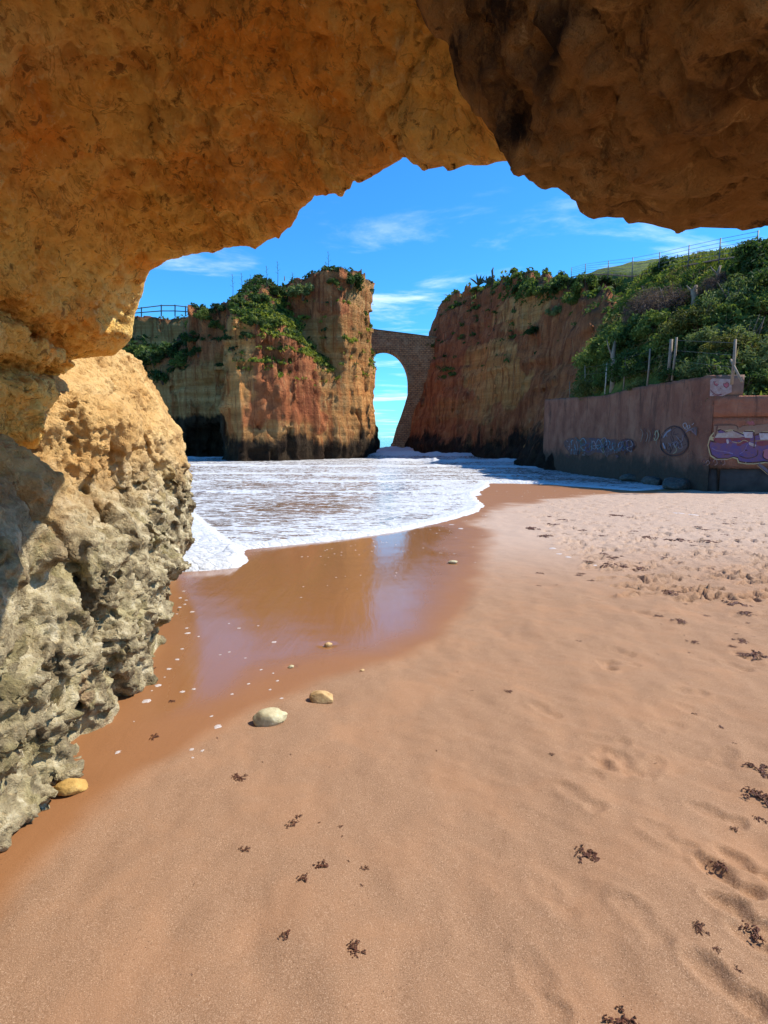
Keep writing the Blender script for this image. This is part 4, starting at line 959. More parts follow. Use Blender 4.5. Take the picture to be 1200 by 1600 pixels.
body = [(1107, 696), (1110, 684), (1119, 673), (1125, 670), (1134, 674), (1143, 671), (1152, 674), (1163, 679), (1163, 673), (1177, 673), (1178, 680), (1184, 680), (1185, 675), (1205, 675), (1215, 690), (1210, 724), (1195, 722), (1186, 723), (1178, 724), (1165, 724), (1155, 722), (1153, 716), (1146, 714), (1137, 717), (1120, 717), (1111, 711)]
g.fill([(1115, 664), (1147, 664), (1152, 672), (1160, 666), (1177, 664), (1178, 672), (1182, 664), (1208, 662), (1208, 690), (1150, 690), (1115, 682)], (0.24, 0.16, 0.11), False)
cen_ = (1160, 697)
g.fill([(a + (1.7 if a > 1160 else -1.7), b + (1.6 if b > 697 else -1.0)) for a, b in body], (0.42, 0.38, 0.20), False)
g.fill(body, BLK, False)
g.fill([(cen_[0] + (a - cen_[0]) * .965, cen_[1] + (b - cen_[1]) * .92) for a, b in body], PUR, False)
g.fill([(1112, 687), (1120, 684), (1145, 683), (1170, 684), (1170, 691), (1155, 697), (1138, 692), (1122, 694), (1112, 696)], RED)
g.fill([(1117, 683), (1121, 677), (1134, 676), (1144, 673), (1153, 677), (1164, 682), (1155, 684), (1117, 684)], CRM, False)
g.fill([(1161, 675), (1176, 675), (1176, 684), (1164, 684)], WHT, False); g.fill([(1186, 677), (1206, 677), (1206, 687), (1188, 687)], WHT, False)
g.fill([(1184, 690), (1200, 689), (1204, 693), (1192, 697), (1183, 695)], RED)
g.fill([(1135, 687), (1138, 687), (1139, 692), (1136, 693)], WHT); g.fill([(1171, 691), (1181, 695), (1179, 698), (1171, 695)], WHT)
g.stroke([(1144, 690), (1154, 692), (1162, 688), (1169, 690)], 0.9, (0.45, 0.40, 0.22)); g.stroke([(1168, 694), (1163, 704), (1156, 709)], 1.0, LIL)
g.stroke([(1112, 700), (1120, 704), (1134, 706), (1145, 709)], 1.6, LIL); g.stroke([(1155, 712), (1168, 716), (1182, 712), (1184, 703)], 1.1, BLK); g.stroke([(1178, 675), (1179, 686), (1178, 700)], 1.6, BLK)
g.stroke([(1115, 665), (1148, 664.5), (1153, 671)], 1.0, BLK); g.stroke([(1118, 671), (1121, 666), (1117, 681)], 1.0, BLK)
g.fill([(1192, 704), (1205, 702), (1212, 716), (1203, 720), (1194, 716)], (0.32, 0.12, 0.17)); g.stroke([(1193, 705), (1192, 714), (1200, 719)], 1.4, BLK)
g.stroke([(1185, 725), (1194, 732), (1204, 740)], 4.5, (0.10, 0.11, 0.15)); g.stroke([(1182, 727), (1192, 735), (1200, 742)], 0.9, (0.40, 0.30, 0.16))
for k in range(6): g.stroke([(1096 + k * 6, 722 + rg_.uniform(-2, 2)), (1100 + k * 6, 718 + rg_.uniform(-2, 2)), (1102 + k * 6, 724), (1098 + k * 6, 727)], 0.8, (NAVY, (0.3, 0.22, 0.2))[k % 2])
for k in range(5): g.stroke([(1166 + k * 2, 663 - k % 2), (1168 + k * 2, 658 + k % 3), (1170 + k * 2, 664)], 0.9, (0.42, 0.12, 0.16))
g.done('graffiti', 'large purple graffiti lettering with white tops and black outline')
g = Graf(hit_b, 5, 0.03)
g.fill([(1109, 594), (1112, 591.5), (1142, 592.5), (1142, 613), (1128, 619), (1108, 619)], (0.34, 0.29, 0.29), False)
for cx_, cy_ in ((1118.5, 599.5), (1133.5, 602.5)):
    hs = [(cx_ - 4.5, cy_ - 3.5), (cx_ - 1.5, cy_ - 2.5), (cx_ + 1, cy_ - 5), (cx_ + 4, cy_ - 3), (cx_ + 4, cy_ + 1), (cx_, cy_ + 4), (cx_ - 3.5, cy_ + 1)]
    g.fill(hs, (0.40, 0.11, 0.16), False); g.stroke(hs, 0.9, (0.05, 0.012, 0.04), True, False)
g.stroke([(1109, 609), (1113, 614), (1119, 617), (1126, 616)], 1.3, (0.07, 0.02, 0.06)); g.stroke([(1112, 616), (1118, 618.5), (1127, 616.5)], 0.9, (0.07, 0.02, 0.06)); g.stroke([(1124, 606), (1126, 608)], 0.8, BLK)
g.done('graffiti', 'small smiling face graffiti with pink heart shaped eyes')

# ------------------------------------------------------------------ fences
M_WOOD = plain('weathered_wood', (0.25, 0.19, 0.14), 0.9, 0.35, 3.0, 0.4)
M_STEEL = plain('dull_wire', (0.10, 0.11, 0.12), 0.5, 0.2, 5.0)
M_PALE = plain('pale_timber', (0.42, 0.37, 0.31), 0.9, 0.3, 3.0, 0.3)
def hit_x(px, py, X):
    d = ray(px, py); return np.array([0, 0, EYE]) + d * (X / d[0])
fe = empty('post_fence', (12.9, 22.6, 3.9)); tag(fe, 'leaning grey wooden posts strung with wire along the wall top', 'fence')
tops = []
for px, y0, y1, w, lean in ((889, 596, 622, .05, .02), (914, 571, 616, .06, .0), (945, 566, 611, .075, .05), (974, 555, 606, .08, .06), (1011, 545, 600, .09, .08), (1043, 530, 592, .16, .10), (1050, 527, 590, .11, .12), (1143, 530, 596, .11, .10)):
    b = hit_x(px, y1 + 5, 12.72); t = hit_x(px + lean * 60, y0, 12.72); m = MB(); r = w / 2
    off = Vector(fe.location)
    m.tube([Vector(b) - off, (Vector(b) + Vector(t)) / 2 - off + Vector((.02, .01, 0)), Vector(t) - off], [r * 1.1, r, r * .9], 7); m.build('post', M_WOOD if px != 945 else M_PALE, fe, True); tops.append(Vector(t) - off)
m = MB(); b = Vector(hit_x(1142, 562, 12.72)) - Vector(fe.location); e = Vector(hit_x(1159, 597, 12.8)) - Vector(fe.location); m.tube([b, e], [.045, .045], 6); m.build('brace', M_WOOD, fe, True)
for k in range(3):
    m = MB(); m.tube([Vector((p.x, p.y, lerp(p.z, p.z - 1.3, (k + .3) / 3))) for p in tops], 0.004, 4); m.build('wire', M_STEEL, fe)
# ridge fence
rf = empty('wire_fence', tuple(at(989, 432, 45.5))); tag(rf, 'thin wire fence on dark posts along the grassy ridge skyline', 'fence')
rp = [(893, 418, 432, 64), (915, 412, 428, 58), (951, 407, 428, 51), (989, 402, 431, 45.5), (1031, 394, 423, 41), (1077, 383, 413, 36.5), (1126, 372, 404, 32.5), (1185, 360, 396, 29)]
off = Vector(rf.location); T, B = [], []
for px, y0, y1, Yd in rp:
    t, b = Vector(at(px, y0, Yd)) - off, Vector(at(px, y1 + 8, Yd)) - off; b.x = t.x; m = MB(); m.tube([b, t], 0.035, 6); m.build('post', M_STEEL, rf, True); T.append(t); B.append(Vector(at(px, y1, Yd)) - off)
for k in range(5):
    m = MB(); m.tube([lerp(b, t, 0.2 + 0.19 * k) for t, b in zip(T, B)], 0.012, 4); m.build('wire', M_STEEL, rf)
m = MB()
for i in range(len(B) - 1): m.tube([B[i] + Vector((0, .1, -.02)), B[i + 1] + Vector((0, .1, -.02))], 0.05, 6)
kb = m.build('kerb', M_CONC, rf); 
# railing on the headland
hr = empty('wooden_railing', tuple(at(252, 492, 97))); tag(hr, 'dark wooden railing on the headland path against the sky', 'fence')
off = Vector(hr.location); T, B = [], []
for px, y0, y1 in ((200, 483, 496), (221, 480, 495), (252, 476, 494), (273.5, 476, 494), (290, 478, 494), (306, 480, 496)):
    t, b = Vector(at(px, y0, 97)) - off, Vector(at(px, y1, 97)) - off; m = MB(); m.tube([b, t], 0.10, 6); m.build('post', M_STEEL, hr); T.append(t); B.append(b)
for k in (0.45, 0.92):
    m = MB(); m.tube([lerp(b, t, k) for t, b in zip(T, B)], 0.085, 5); m.build('rail', M_STEEL, hr)
# ------------------------------------------------------------------ plants
def leaf_mat(name, cols, rough=0.75):
    m = Mat(name, rough, 0.25); t = m.attr('tint'); oi = m.n('ShaderNodeObjectInfo').outputs['Random']
    f = m.math('ADD', m.math('MULTIPLY', t, 0.75), m.math('MULTIPLY', oi, 0.25))
    c = m.ramp(f, [(k / (len(cols) - 1), x) for k, x in enumerate(cols)])
    m.put(m.b.inputs['Base Color'], c)
    tr = m.n('ShaderNodeBsdfTranslucent'); m.put(tr.inputs['Color'], m.mix(1.0, c, (1.0, 1.0, 0.55), 'MULTIPLY'))
    mx_ = m.n('ShaderNodeMixShader'); mx_.inputs[0].default_value = 0.42
    m.t.links.new(m.b.outputs[0], mx_.inputs[1]); m.t.links.new(tr.outputs[0], mx_.inputs[2])
    m.t.links.new(mx_.outputs[0], m.t.nodes['Material Output'].inputs['Surface']); return m.m
L_DARK = leaf_mat('dark_leaves', [(0.020, 0.040, 0.013), (0.052, 0.095, 0.024), (0.10, 0.155, 0.04)])
L_MID = leaf_mat('green_leaves', [(0.04, 0.07, 0.018), (0.12, 0.17, 0.038), (0.24, 0.28, 0.065)])
L_LITE = leaf_mat('grey_green_leaves', [(0.07, 0.10, 0.035), (0.19, 0.235, 0.08), (0.34, 0.36, 0.15)])
L_OLIV = leaf_mat('olive_leaves', [(0.05, 0.06, 0.018), (0.14, 0.145, 0.035), (0.26, 0.23, 0.065)])
L_PURP = leaf_mat('dry_twigs', [(0.055, 0.038, 0.04), (0.12, 0.085, 0.085), (0.20, 0.15, 0.14)])
L_GRAS = leaf_mat('fresh_grass', [(0.09, 0.12, 0.018), (0.20, 0.24, 0.034), (0.34, 0.34, 0.065)])
L_STRAW = leaf_mat('straw_grass', [(0.12, 0.085, 0.035), (0.24, 0.18, 0.075), (0.38, 0.31, 0.14)])
M_BARK = plain('grey_bark', (0.14, 0.10, 0.075), 0.9, 0.4, 5.0, 0.6)
def quads(c, nrm, ln, wd, rng):
    """leaf quads at centres c, long axis random in the plane of nrm"""
    n = len(c); a = rng.normal(size=(n, 3)); a -= (a * nrm).sum(1)[:, None] * nrm; a /= np.linalg.norm(a, axis=1)[:, None] + 1e-9; b = np.cross(nrm, a)
    ln = np.asarray(ln).reshape(-1, 1) / 2; wd = np.asarray(wd).reshape(-1, 1) / 2
    v = np.stack([c - a * ln, c - b * wd + nrm * wd * .3, c + a * ln, c + b * wd + nrm * wd * .3], 1).reshape(-1, 3)
    return v, np.arange(4 * n).reshape(n, 4)
def bush_mesh(name, mat, seed, n=2600, clumps=26, leaf=0.13, wide=0.05, flat=0.75, feather=0.0):
    rng = np.random.RandomState(seed)
    cc = rng.normal(size=(clumps, 3)); cc /= np.linalg.norm(cc, axis=1)[:, None]; cc *= (0.45 + 0.5 * rng.rand(clumps) ** 0.6)[:, None]; cc[:, 2] = np.abs(cc[:, 2]) * flat * 1.15 - 0.12 * (1 - np.abs(cc[:, 2]))
    cr = 0.20 + 0.20 * rng.rand(clumps); k = rng.randint(0, clumps, n)
    d = rng.normal(size=(n, 3)); d /= np.linalg.norm(d, axis=1)[:, None]; r = rng.rand(n) ** 0.45
    c = cc[k] + d * (cr[k] * r)[:, None] * np.array([1, 1, .8])
    c[:, 2] += feather * 0.25 * rng.rand(n) ** 3 * (rng.rand(n) < .3)
    nr = d * 0.7 + rng.normal(size=(n, 3)) * 0.6 + np.array([0, 0, .35]); nr /= np.linalg.norm(nr, axis=1)[:, None]
    v, f = quads(c, nr, leaf * (0.6 + 0.8 * rng.rand(n)), wide * (0.6 + .8 * rng.rand(n)), rng)
    tint = np.clip(0.5 + 0.22 * rng.normal(size=clumps)[k] + 0.17 * rng.normal(size=n), 0, 1)
    return mesh_np(name, v, f, mat, dict(tint=np.repeat(tint, 4)), False)
def twig_mesh(seed, n=7, mat=None, spread=0.7, r0=0.045):
    rg = random.Random(seed); m = MB()
    for k in range(n):
        a = rg.uniform(0, 6.28); s = rg.uniform(.25, spread); h = rg.uniform(.35, .8)
        p0 = Vector((rg.uniform(-.08, .08), rg.uniform(-.08, .08), -0.35)); p3 = Vector((math.cos(a) * s, math.sin(a) * s, h)); mid_ = (p0 + p3) / 2 + Vector((rg.uniform(-.1, .1), rg.uniform(-.1, .1), rg.uniform(.02, .15)))
        m.tube([p0, mid_, p3], [r0 * rg.uniform(.7, 1.1), r0 * .6, r0 * .2], 5)
    return m.mesh('branches', mat or M_BARK, True)
KINDS = {}
for nm, mat, ps in (('dark', L_DARK, dict(leaf=.14, wide=.07)), ('mid', L_MID, dict(leaf=.14, wide=.06)), ('lite', L_LITE, dict(leaf=.17, wide=.04, feather=1.0)), ('oliv', L_OLIV, dict(leaf=.16, wide=.045, feather=1.0)), ('purp', L_PURP, dict(leaf=.22, wide=.018, clumps=34, n=3000))):
    KINDS[nm] = [bush_mesh('foliage', mat, 500 + 7 * i + sum(map(ord, nm)), **dict(dict(n=2800), **ps)) for i in range(3)]
FAR = {}
for nm, mat in (('dark', L_DARK), ('mid', L_MID), ('lite', L_LITE)):
    FAR[nm] = [bush_mesh('foliage', mat, 800 + 7 * i + sum(map(ord, nm)), n=1500, clumps=20, leaf=.22, wide=.11) for i in range(2)]
TWIGS = [twig_mesh(s) for s in (1, 2, 3)]
def tree_of(v, q): return BVHTree.FromPolygons([tuple(p) for p in v.tolist()], q.tolist())
BV_HILL = tree_of(hv_, hq_); BV_STACK = tree_of(sv, sq); BV_RED = tree_of(rv, rq); BV_HEAD = tree_of(hv, hq)
def cast(bv, px, py):
    d = Vector(ray(px, py)).normalized(); h = bv.ray_cast(Vector((0, 0, EYE)), d, 400); return h[0]
rb = random.Random(9)
def bush(px, py, rpx, nm, label, group, bv, Yd=None, name='bush', lib=KINDS, sq_=1.0):
    p = cast(bv, px, py + rpx * 0.55)
    if p is None or (Yd and abs(p.y - Yd) > 14): p = Vector(at(px, py + rpx * 0.55, Yd or 60))
    R = rpx / F * p.y * (1.2 if lib is KINDS else 1.0)
    b = empty(name, tuple(p + Vector((0, 0, -0.05 * R))), rb.uniform(0, 6.28)); tag(b, label, 'bush' if name != 'tree' else 'tree', group)
    f = obj('foliage', rb.choice(lib[nm]), b); s = R * rb.uniform(.92, 1.08); f.scale = (s, s, s * rb.uniform(.85, 1.1) * sq_)
    t = obj('branches', rb.choice(TWIGS), b); t.scale = (R * .9, R * .9, R)
    return b
GH = 'bushes on the slope above the beach wall'
for px, py, r, nm, lab, Yd in (
    (1176, 392, 46, 'dark', 'dark spreading tree crown under the brown rock overhang at the slope top', 29),
    (1043, 411, 19, 'dark', 'round dark bush breaking the ridge fence skyline', 41),
    (1090, 430, 19, 'dark', 'upright dark bush just below the ridge fence beside a pale trunk', 36),
    (1050, 460, 44, 'purp', 'large purple grey leafless shrub below the ridge', None),
    (1005, 476, 34, 'purp', 'bare mauve shrub between the red bank and the big leafless shrub', None),
    (1000, 512, 36, 'dark', 'dark green bush in the middle of the slope under the mauve shrub', None),
    (965, 530, 36, 'mid', 'mid green bush at the edge of the bare red bank', None),
    (935, 545, 28, 'mid', 'dense green bush overhanging the red cliff edge', None),
    (905, 577, 32, 'lite', 'feathery pale green bush above the sea end of the wall', None),
    (888, 606, 20, 'oliv', 'low olive bush spilling over the sea end of the wall', None),
    (930, 597, 26, 'oliv', 'straggly olive bush behind the stained hydrant-like stump', None),
    (985, 566, 34, 'dark', 'shadowy bush behind the three grey posts', None),
    (1018, 556, 30, 'dark', 'dark bush beside the double post', None),
    (1000, 594, 20, 'lite', 'small silvery bush between two posts on the wall top', None),
    (1028, 500, 34, 'mid', 'leafy bush under the large leafless shrub', None),
    (1060, 520, 32, 'mid', 'green bush uphill of the double post', None),
    (1096, 492, 40, 'oliv', 'big olive topped bush in the middle of the slope', None),
    (1075, 548, 30, 'dark', 'deep green bush low on the slope right of the double post', None),
    (1110, 520, 34, 'lite', 'grey green bush below the olive topped bush', None),
    (1150, 452, 38, 'lite', 'tall pale feathery bush high on the slope near the rock overhang', None),
    (1190, 470, 34, 'mid', 'leafy green bush at the picture edge beneath the dark tree', None),
    (1135, 487, 30, 'mid', 'mid green bush below the tall feathery bush', None),
    (1178, 508, 36, 'lite', 'silvery spreading bush above the braced post', None),
    (1140, 530, 30, 'oliv', 'yellowish bush beside the top of the braced post', None),
    (1185, 548, 38, 'lite', 'broad pale bush behind the braced post', None),
    (1095, 565, 30, 'lite', 'pale green bush close above the wall corner', None),
    (1120, 578, 24, 'dark', 'dark low bush just behind the smiling face on the wall', None),
    (1165, 590, 24, 'dark', 'low dark bush at the foot of the braced post', None),
    (1196, 592, 26, 'mid', 'green bush on the lower wall section', None),
    (1055, 580, 22, 'dark', 'small dark bush at the foot of the double post', None),
    (1215, 430, 40, 'dark', 'dark bush under the tree beside the rock overhang', None),
    (1120, 440, 24, 'purp', 'thin brown shrub between the upright dark bush and the feathery bush', None),
    (968, 560, 20, 'lite', 'light bush around the pale dead trunk', None),
    (950, 590, 18, 'mid', 'small green bush by the palest post', None)):
    bush(px, py, r, nm, lab.replace(' right of', ' beside').replace('at the picture edge ', '').replace(' hydrant-like', ''), GH, BV_HILL, Yd, 'tree' if 'tree crown' in lab else 'bush')
GR = 'bushes along the red cliff top'
for px, py, r, nm, lab, Yd in ((884, 436, 18, 'dark', 'dark rounded bush where the cliff top meets the grassy ridge', 60), (915, 436, 20, 'mid', 'green bush on the skyline near the first fence posts', 60), (940, 434, 18, 'dark', 'dark bush at the foot of the fence on the ridge', 55), (860, 446, 17, 'dark', 'dark bush on the cliff brow above the pale patch', 64), (900, 462, 18, 'mid', 'bush hanging below the cliff brow on the grass chute', 58), (838, 452, 13, 'mid', 'small bush beside the high pale patch', 66),
    (838, 510, 17, 'dark', 'dark bush clinging under the high pale patch', 64), (868, 480, 16, 'lite', 'pale bush on the grass chute', 58), (812, 446, 11, 'dark', 'low bush next to the fallen agave stalk', 70), (663, 552, 13, 'dark', 'dark bush where the bridge meets the red cliff', 84), (675, 535, 11, 'mid', 'green bush at the cliff end of the bridge deck', 84), (655, 572, 11, 'dark', 'dark plant hanging under the bridge abutment', 86), (745, 450, 10, 'mid', 'low bush at the seaward edge of the cliff top', 78)):
    bush(px, py, r, nm, lab, GR, BV_RED, Yd, lib=FAR)
GS = 'bushes on the sea stack'
for px, py, r, nm, lab, Yd in ((473, 446, 24, 'lite', 'round grey green bush on the highest shoulder of the stack', 72), (548, 434, 18, 'dark', 'dark bush drooping over the tower corner beside the bridge gap', 67), (520, 438, 9, 'mid', 'small bush on the flat tower top', 68), (432, 450, 16, 'dark', 'dark bush beside the round grey green bush', 73), (405, 462, 17, 'dark', 'dark bush on the middle of the stack skyline', 74), (372, 468, 17, 'mid', 'green bush on the dip of the stack skyline', 76), (345, 476, 18, 'dark', 'dark bush above the bare brown gully', 77), (320, 487, 16, 'mid', 'green bush at the landward end of the stack skyline', 78),
    (300, 520, 18, 'dark', 'dark bush on the path edge below the skyline', 76), (268, 540, 24, 'dark', 'dark bush mass on the shaded end of the stack', 76), (240, 552, 24, 'dark', 'dark bush beside the golden outcrop edge', 78), (285, 556, 20, 'mid', 'green bush above the shaded cliff wall', 74), (255, 580, 22, 'dark', 'lowest dark bush over the golden outcrop', 74), (310, 545, 14, 'dark', 'dark bush beside the brown gully', 72), (400, 500, 13, 'dark', 'dark bush on the slope under the skyline', 68), (385, 520, 13, 'dark', 'dark bush hanging at the foot of the brown gully', 67), (428, 500, 10, 'mid', 'small green bush at the start of the grassy ledge', 66), (340, 505, 12, 'mid', 'small bush beside the pale path edge', 75), (425, 480, 12, 'mid', 'green bush under the round grey green bush', 69), (215, 545, 16, 'mid', 'green bush in the notch behind the arch lip', 88), (222, 572, 14, 'dark', 'dark bush at the bottom of the notch', 80)):
    bush(px, py, r, nm, lab, GS, BV_STACK, Yd, lib=FAR)
# pale dead trunks on the slope
for px, y0, y1, r, lab in ((957, 535, 606, .16, 'pale dead trunk standing among bushes behind the posts'), (1085, 448, 476, .20, 'pale thick trunk below the upright dark bush'), (1122, 418, 452, .12, 'bleached forked trunk high on the slope')):
    b = cast(BV_HILL, px, y1) or Vector(at(px, y1, 34)); m = MB(); h = (y1 - y0) / F * b.y
    m.tube([(0, 0, -.3), (.05, 0, h * .35), (-.06, .02, h * .7), (.04, 0, h)], [r * 1.1, r, r * .8, r * .45], 8)
    m.tube([(-.05, 0, h * .62), (-.30, .1, h * .86), (-.42, .1, h * 1.02)], [r * .38, r * .25, r * .1], 6); m.tube([(.03, 0, h * .45), (.22, 0.1, h * .62), (.5, 0.15, h * .7)], [r * .35, r * .22, r * .1], 6)
    t = m.build('dead_tree', M_WOOD, None, True); t.location = b; tag(t, lab, 'dead tree')
# agaves and stalks on the skylines
M_AGA = plain('agave_green', (0.06, 0.085, 0.05), 0.6, 0.3, 2.0); M_STALK = plain('dry_stalk_bark', (0.07, 0.06, 0.055), 0.9, 0.3, 3.0)
for px, py, s, lab in ((748, 446, 1.5, 'spiky agave on the cliff brow nearest the bridge'), (762, 444, 1.2, 'smaller agave at the foot of the upright dead stalk')):
    b = Vector(at(px, py, 74)); a = empty('agave', tuple(b)); tag(a, lab, 'plant', 'agaves on the cliff brow')
    for k in range(14):
        w = k * 2.4; tl = 0.35 + 0.05 * (k % 7); d = Vector((math.cos(w) * math.sin(tl * 2), math.sin(w) * math.sin(tl * 2), math.cos(tl * 1.6))); sd_ = d.cross(Vector((0, 0, 1))); sd_.normalize(); m = MB()
        m.add([sd_ * .09 * s, d * s * .5 + sd_ * .10 * s, d * s * 1.0 - Vector((0, 0, .1)), d * s * .5 - sd_ * .10 * s, -sd_ * .09 * s, d * s * .5 + Vector((0, 0, -.06))], [(0, 1, 5), (1, 2, 5), (2, 3, 5), (3, 4, 5), (0, 5, 4)]); m.build('leaf', M_AGA, a)
m = MB(); b = Vector(at(769, 446, 74)); m.tube([(0, 0, 0), (.05, 0, 1.0), (-.03, 0, 1.75), (.1, 0, 2.1)], [.14, .12, .13, .07], 7); t = m.build('dead_stalk', M_STALK, None, True); t.location = b; tag(t, 'upright dead agave stalk on the cliff brow', 'plant')
m = MB(); b = Vector(at(786, 444, 74)); m.tube([(0, 0, 0), (.8, 0, .5), (1.3, 0, .7), (1.65, 0, 1.05)], [.09, .11, .13, .10], 7); m.tube([(1.2, 0, .65), (1.8, 0, .55)], [.07, .03], 6); t = m.build('dead_stalk', M_STALK, None, True); t.location = b; tag(t, 'fallen dead agave stalk leaning out over the cliff brow', 'plant')
for px, y0, y1, lab in ((513, 393, 432, 'tallest thin dry stem on the tower top'), (509, 408, 432, 'short dry stem leaning on the tallest one'), (434, 408, 444, 'dry stem above the dark bush beside the round bush'), (417, 415, 450, 'dry stem on the middle of the skyline'), (392, 428, 460, 'slim dry stem over the skyline dip'), (378, 426, 462, 'paired dry stem over the skyline dip'), (364, 428, 466, 'dry stem at the landward side of the dip'), (457, 424, 440, 'short dry stem beside the round grey green bush'), (402, 432, 455, 'short dry stem between two taller ones')):
    b = Vector(at(px, y1 + 3, 70)); h = (y1 - y0) / F * 70; m = MB(); m.tube([(0, 0, 0), (.06, 0, h * .5), (.0, .05, h)], [.035, .028, .016], 5)
    for k in range(5): m.tube([(.03, 0, h * (.5 + .1 * k)), (.03 + (.35 if k % 2 else -.3) * (1 - .15 * k), 0, h * (.58 + .1 * k))], [.016, .01], 4)
    t = m.build('dry_stem', M_STALK); t.location = b; tag(t, lab, 'plant', 'dry flower stems on the stack')

# ---- ground cover (uncountable)
def scatter(name, v, q, prob, mat, n, size, seed, lift=0.6, per=6, flat=0.35):
    rng = np.random.RandomState(seed); c = v[q].mean(1); fn = np.cross(v[q[:, 2]] - v[q[:, 0]], v[q[:, 3]] - v[q[:, 1]]); ar = np.linalg.norm(fn, axis=1); fn /= ar[:, None] + 1e-9
    w = prob(c, fn) * ar; idx = rng.choice(len(q), n, p=w / w.sum()); sc_ = np.sqrt(ar[idx])
    base = c[idx] + rng.normal(size=(n, 3)) * sc_[:, None] * .45 * (1 - np.abs(fn[idx])); s = size * (0.5 + rng.rand(n) ** 2 * 1.3)
    b = np.repeat(base, per, 0); S = np.repeat(s, per); d = rng.normal(size=(n * per, 3)); d[:, 2] = np.abs(d[:, 2]); d /= np.linalg.norm(d, axis=1)[:, None]
    cc = b + d * (S * lift)[:, None]; nr = d + rng.normal(size=d.shape) * .8; nr /= np.linalg.norm(nr, axis=1)[:, None]
    vv, ff = quads(cc, nr, S * (0.5 + .7 * rng.rand(len(S))), S * flat * (0.6 + .7 * rng.rand(len(S))), rng)
    patch = 0.5 + 0.45 * fbm(base * 0.35, 3, seed); tint = np.clip(np.repeat(patch + 0.16 * rng.normal(size=n), per) + 0.1 * rng.normal(size=n * per), 0, 1)
    return kind(obj(name, mesh_np(name, vv, ff, mat, dict(tint=np.repeat(tint, 4)), False)), 'stuff')
facing = lambda c, fn: ((-(c * fn).sum(1) + EYE * fn[:, 2]) > 0) * 1.0
gn = lambda c, s, k=0.25: fbm(c * k, 3, s)
scatter('stack_undergrowth', sv, sq, lambda c, fn: facing(c, fn) * sstep(0.42, 0.7, fn[:, 2] + .35 * gn(c, 601)) * sstep(8, 10.5, c[:, 2]) * (0.15 + sstep(-.15, .25, gn(c, 603, .3))), L_DARK, 7000, 0.36, 21, per=6, flat=.5)
scatter('stack_grass', sv, sq, lambda c, fn: facing(c, fn) * sstep(0.40, 0.7, fn[:, 2]) * sstep(7, 9, c[:, 2]) * sstep(-15.6, -12.5, c[:, 0]) * sstep(19, 16, c[:, 2]), L_GRAS, 5500, 0.32, 22, per=6, flat=.35)
scatter('cliff_undergrowth', rv, rq, lambda c, fn: facing(c, fn) * (sstep(0.72, 0.9, fn[:, 2] + .15 * gn(c, 605)) * sstep(8, 12, c[:, 2]) + 0.5 * sstep(15.5, 17.5, c[:, 2]) * sstep(13.5, 15.5, c[:, 0]) * sstep(.0, .25, gn(c, 607, .3))), L_MID, 9000, 0.38, 23, per=6, flat=.5)
scatter('headland_undergrowth', hv, hq, lambda c, fn: facing(c, fn) * sstep(0.35, 0.65, fn[:, 2]) * sstep(7, 10, c[:, 2]) * (0.12 + sstep(18.5, 16, c[:, 2])), L_DARK, 3200, 0.6, 24, per=6, flat=.5)
vish = lambda c: sstep(60, 24, c[:, 1]) * sstep(21.5, 19.5, c[:, 0]) * (c[:, 1] > 22.3) * (c[:, 0] > 12.8)
scatter('slope_undergrowth', hv_, hq_, lambda c, fn: vish(c) * (0.5 + sstep(-.2, .2, gn(c, 609, .4))), L_MID, 15000, 0.24, 25, per=5, flat=.4)
scatter('dry_grass', hv_, hq_, lambda c, fn: vish(c) * sstep(-.1, .3, gn(c, 613, .5)), L_STRAW, 3500, 0.34, 28, per=6, flat=.10)
scatter('slope_grass', hv_, hq_, lambda c, fn: sstep(70, 30, c[:, 1]) * sstep(15.5, 17.5, c[:, 0]) * sstep(23, 20.5, c[:, 0]) * (c[:, 1] > 30), L_GRAS, 15000, 0.26, 26, per=5, flat=.22)
# ------------------------------------------------------------------ stones, seaweed and foam flecks on the sand
import bmesh
def rock_mesh(name, mat, seed, sx_=1, sy_=1, sz_=1, sub=4, rough_=0.25, cut=0.0):
    bm = bmesh.new(); bmesh.ops.create_icosphere(bm, subdivisions=sub, radius=1.0); v = np.array([tuple(x.co) for x in bm.verts])
    d = 1 + rough_ * fbm(v * 1.1 + seed, 3, seed) + rough_ * .35 * fbm(v * 3.2 + seed, 3, seed + 3, .5, 1)
    rgn = np.random.RandomState(seed)
    for _ in range(6):                         # flattened facets
        n = rgn.normal(size=3); n /= np.linalg.norm(n); lim = 0.62 + .25 * rgn.rand(); pr = (v * n).sum(1) * d
        d = np.where(pr > lim, lerp(d, d * lim / np.maximum(pr, 1e-6), cut), d)
    v = v * d[:, None] * np.array([sx_, sy_, sz_])
    for x, p in zip(bm.verts, v): x.co = p
    me = bpy.data.meshes.new(name); bm.to_mesh(me); bm.free(); me.polygons.foreach_set('use_smooth', [True] * len(me.polygons)); me.materials.append(mat); return me
def stone_mat(name, a, b, c):
    m = Mat(name, 0.8, 0.3); f = m.noise(m.obj, 9.0, 7, .65); f2 = m.noise(m.obj, 45.0, 6, .7)
    return m.fin(m.mix(m.map(f2, .52, .72, 0, .6), m.ramp(f, [(.35, a), (.55, b), (.7, c)]), a), m.bump(m.math('ADD', f, f2), .6, .01))
S_PALE = stone_mat('pale_limestone', (0.34, 0.27, 0.14), (0.50, 0.43, 0.25), (0.60, 0.54, 0.36))
S_OCH = stone_mat('ochre_stone', (0.36, 0.21, 0.08), (0.52, 0.34, 0.15), (0.60, 0.43, 0.21))
S_YEL = stone_mat('yellow_stone', (0.36, 0.20, 0.05), (0.50, 0.30, 0.08), (0.58, 0.38, 0.13))
S_GRY = stone_mat('grey_boulder', (0.05, 0.042, 0.035), (0.11, 0.09, 0.07), (0.18, 0.15, 0.12))
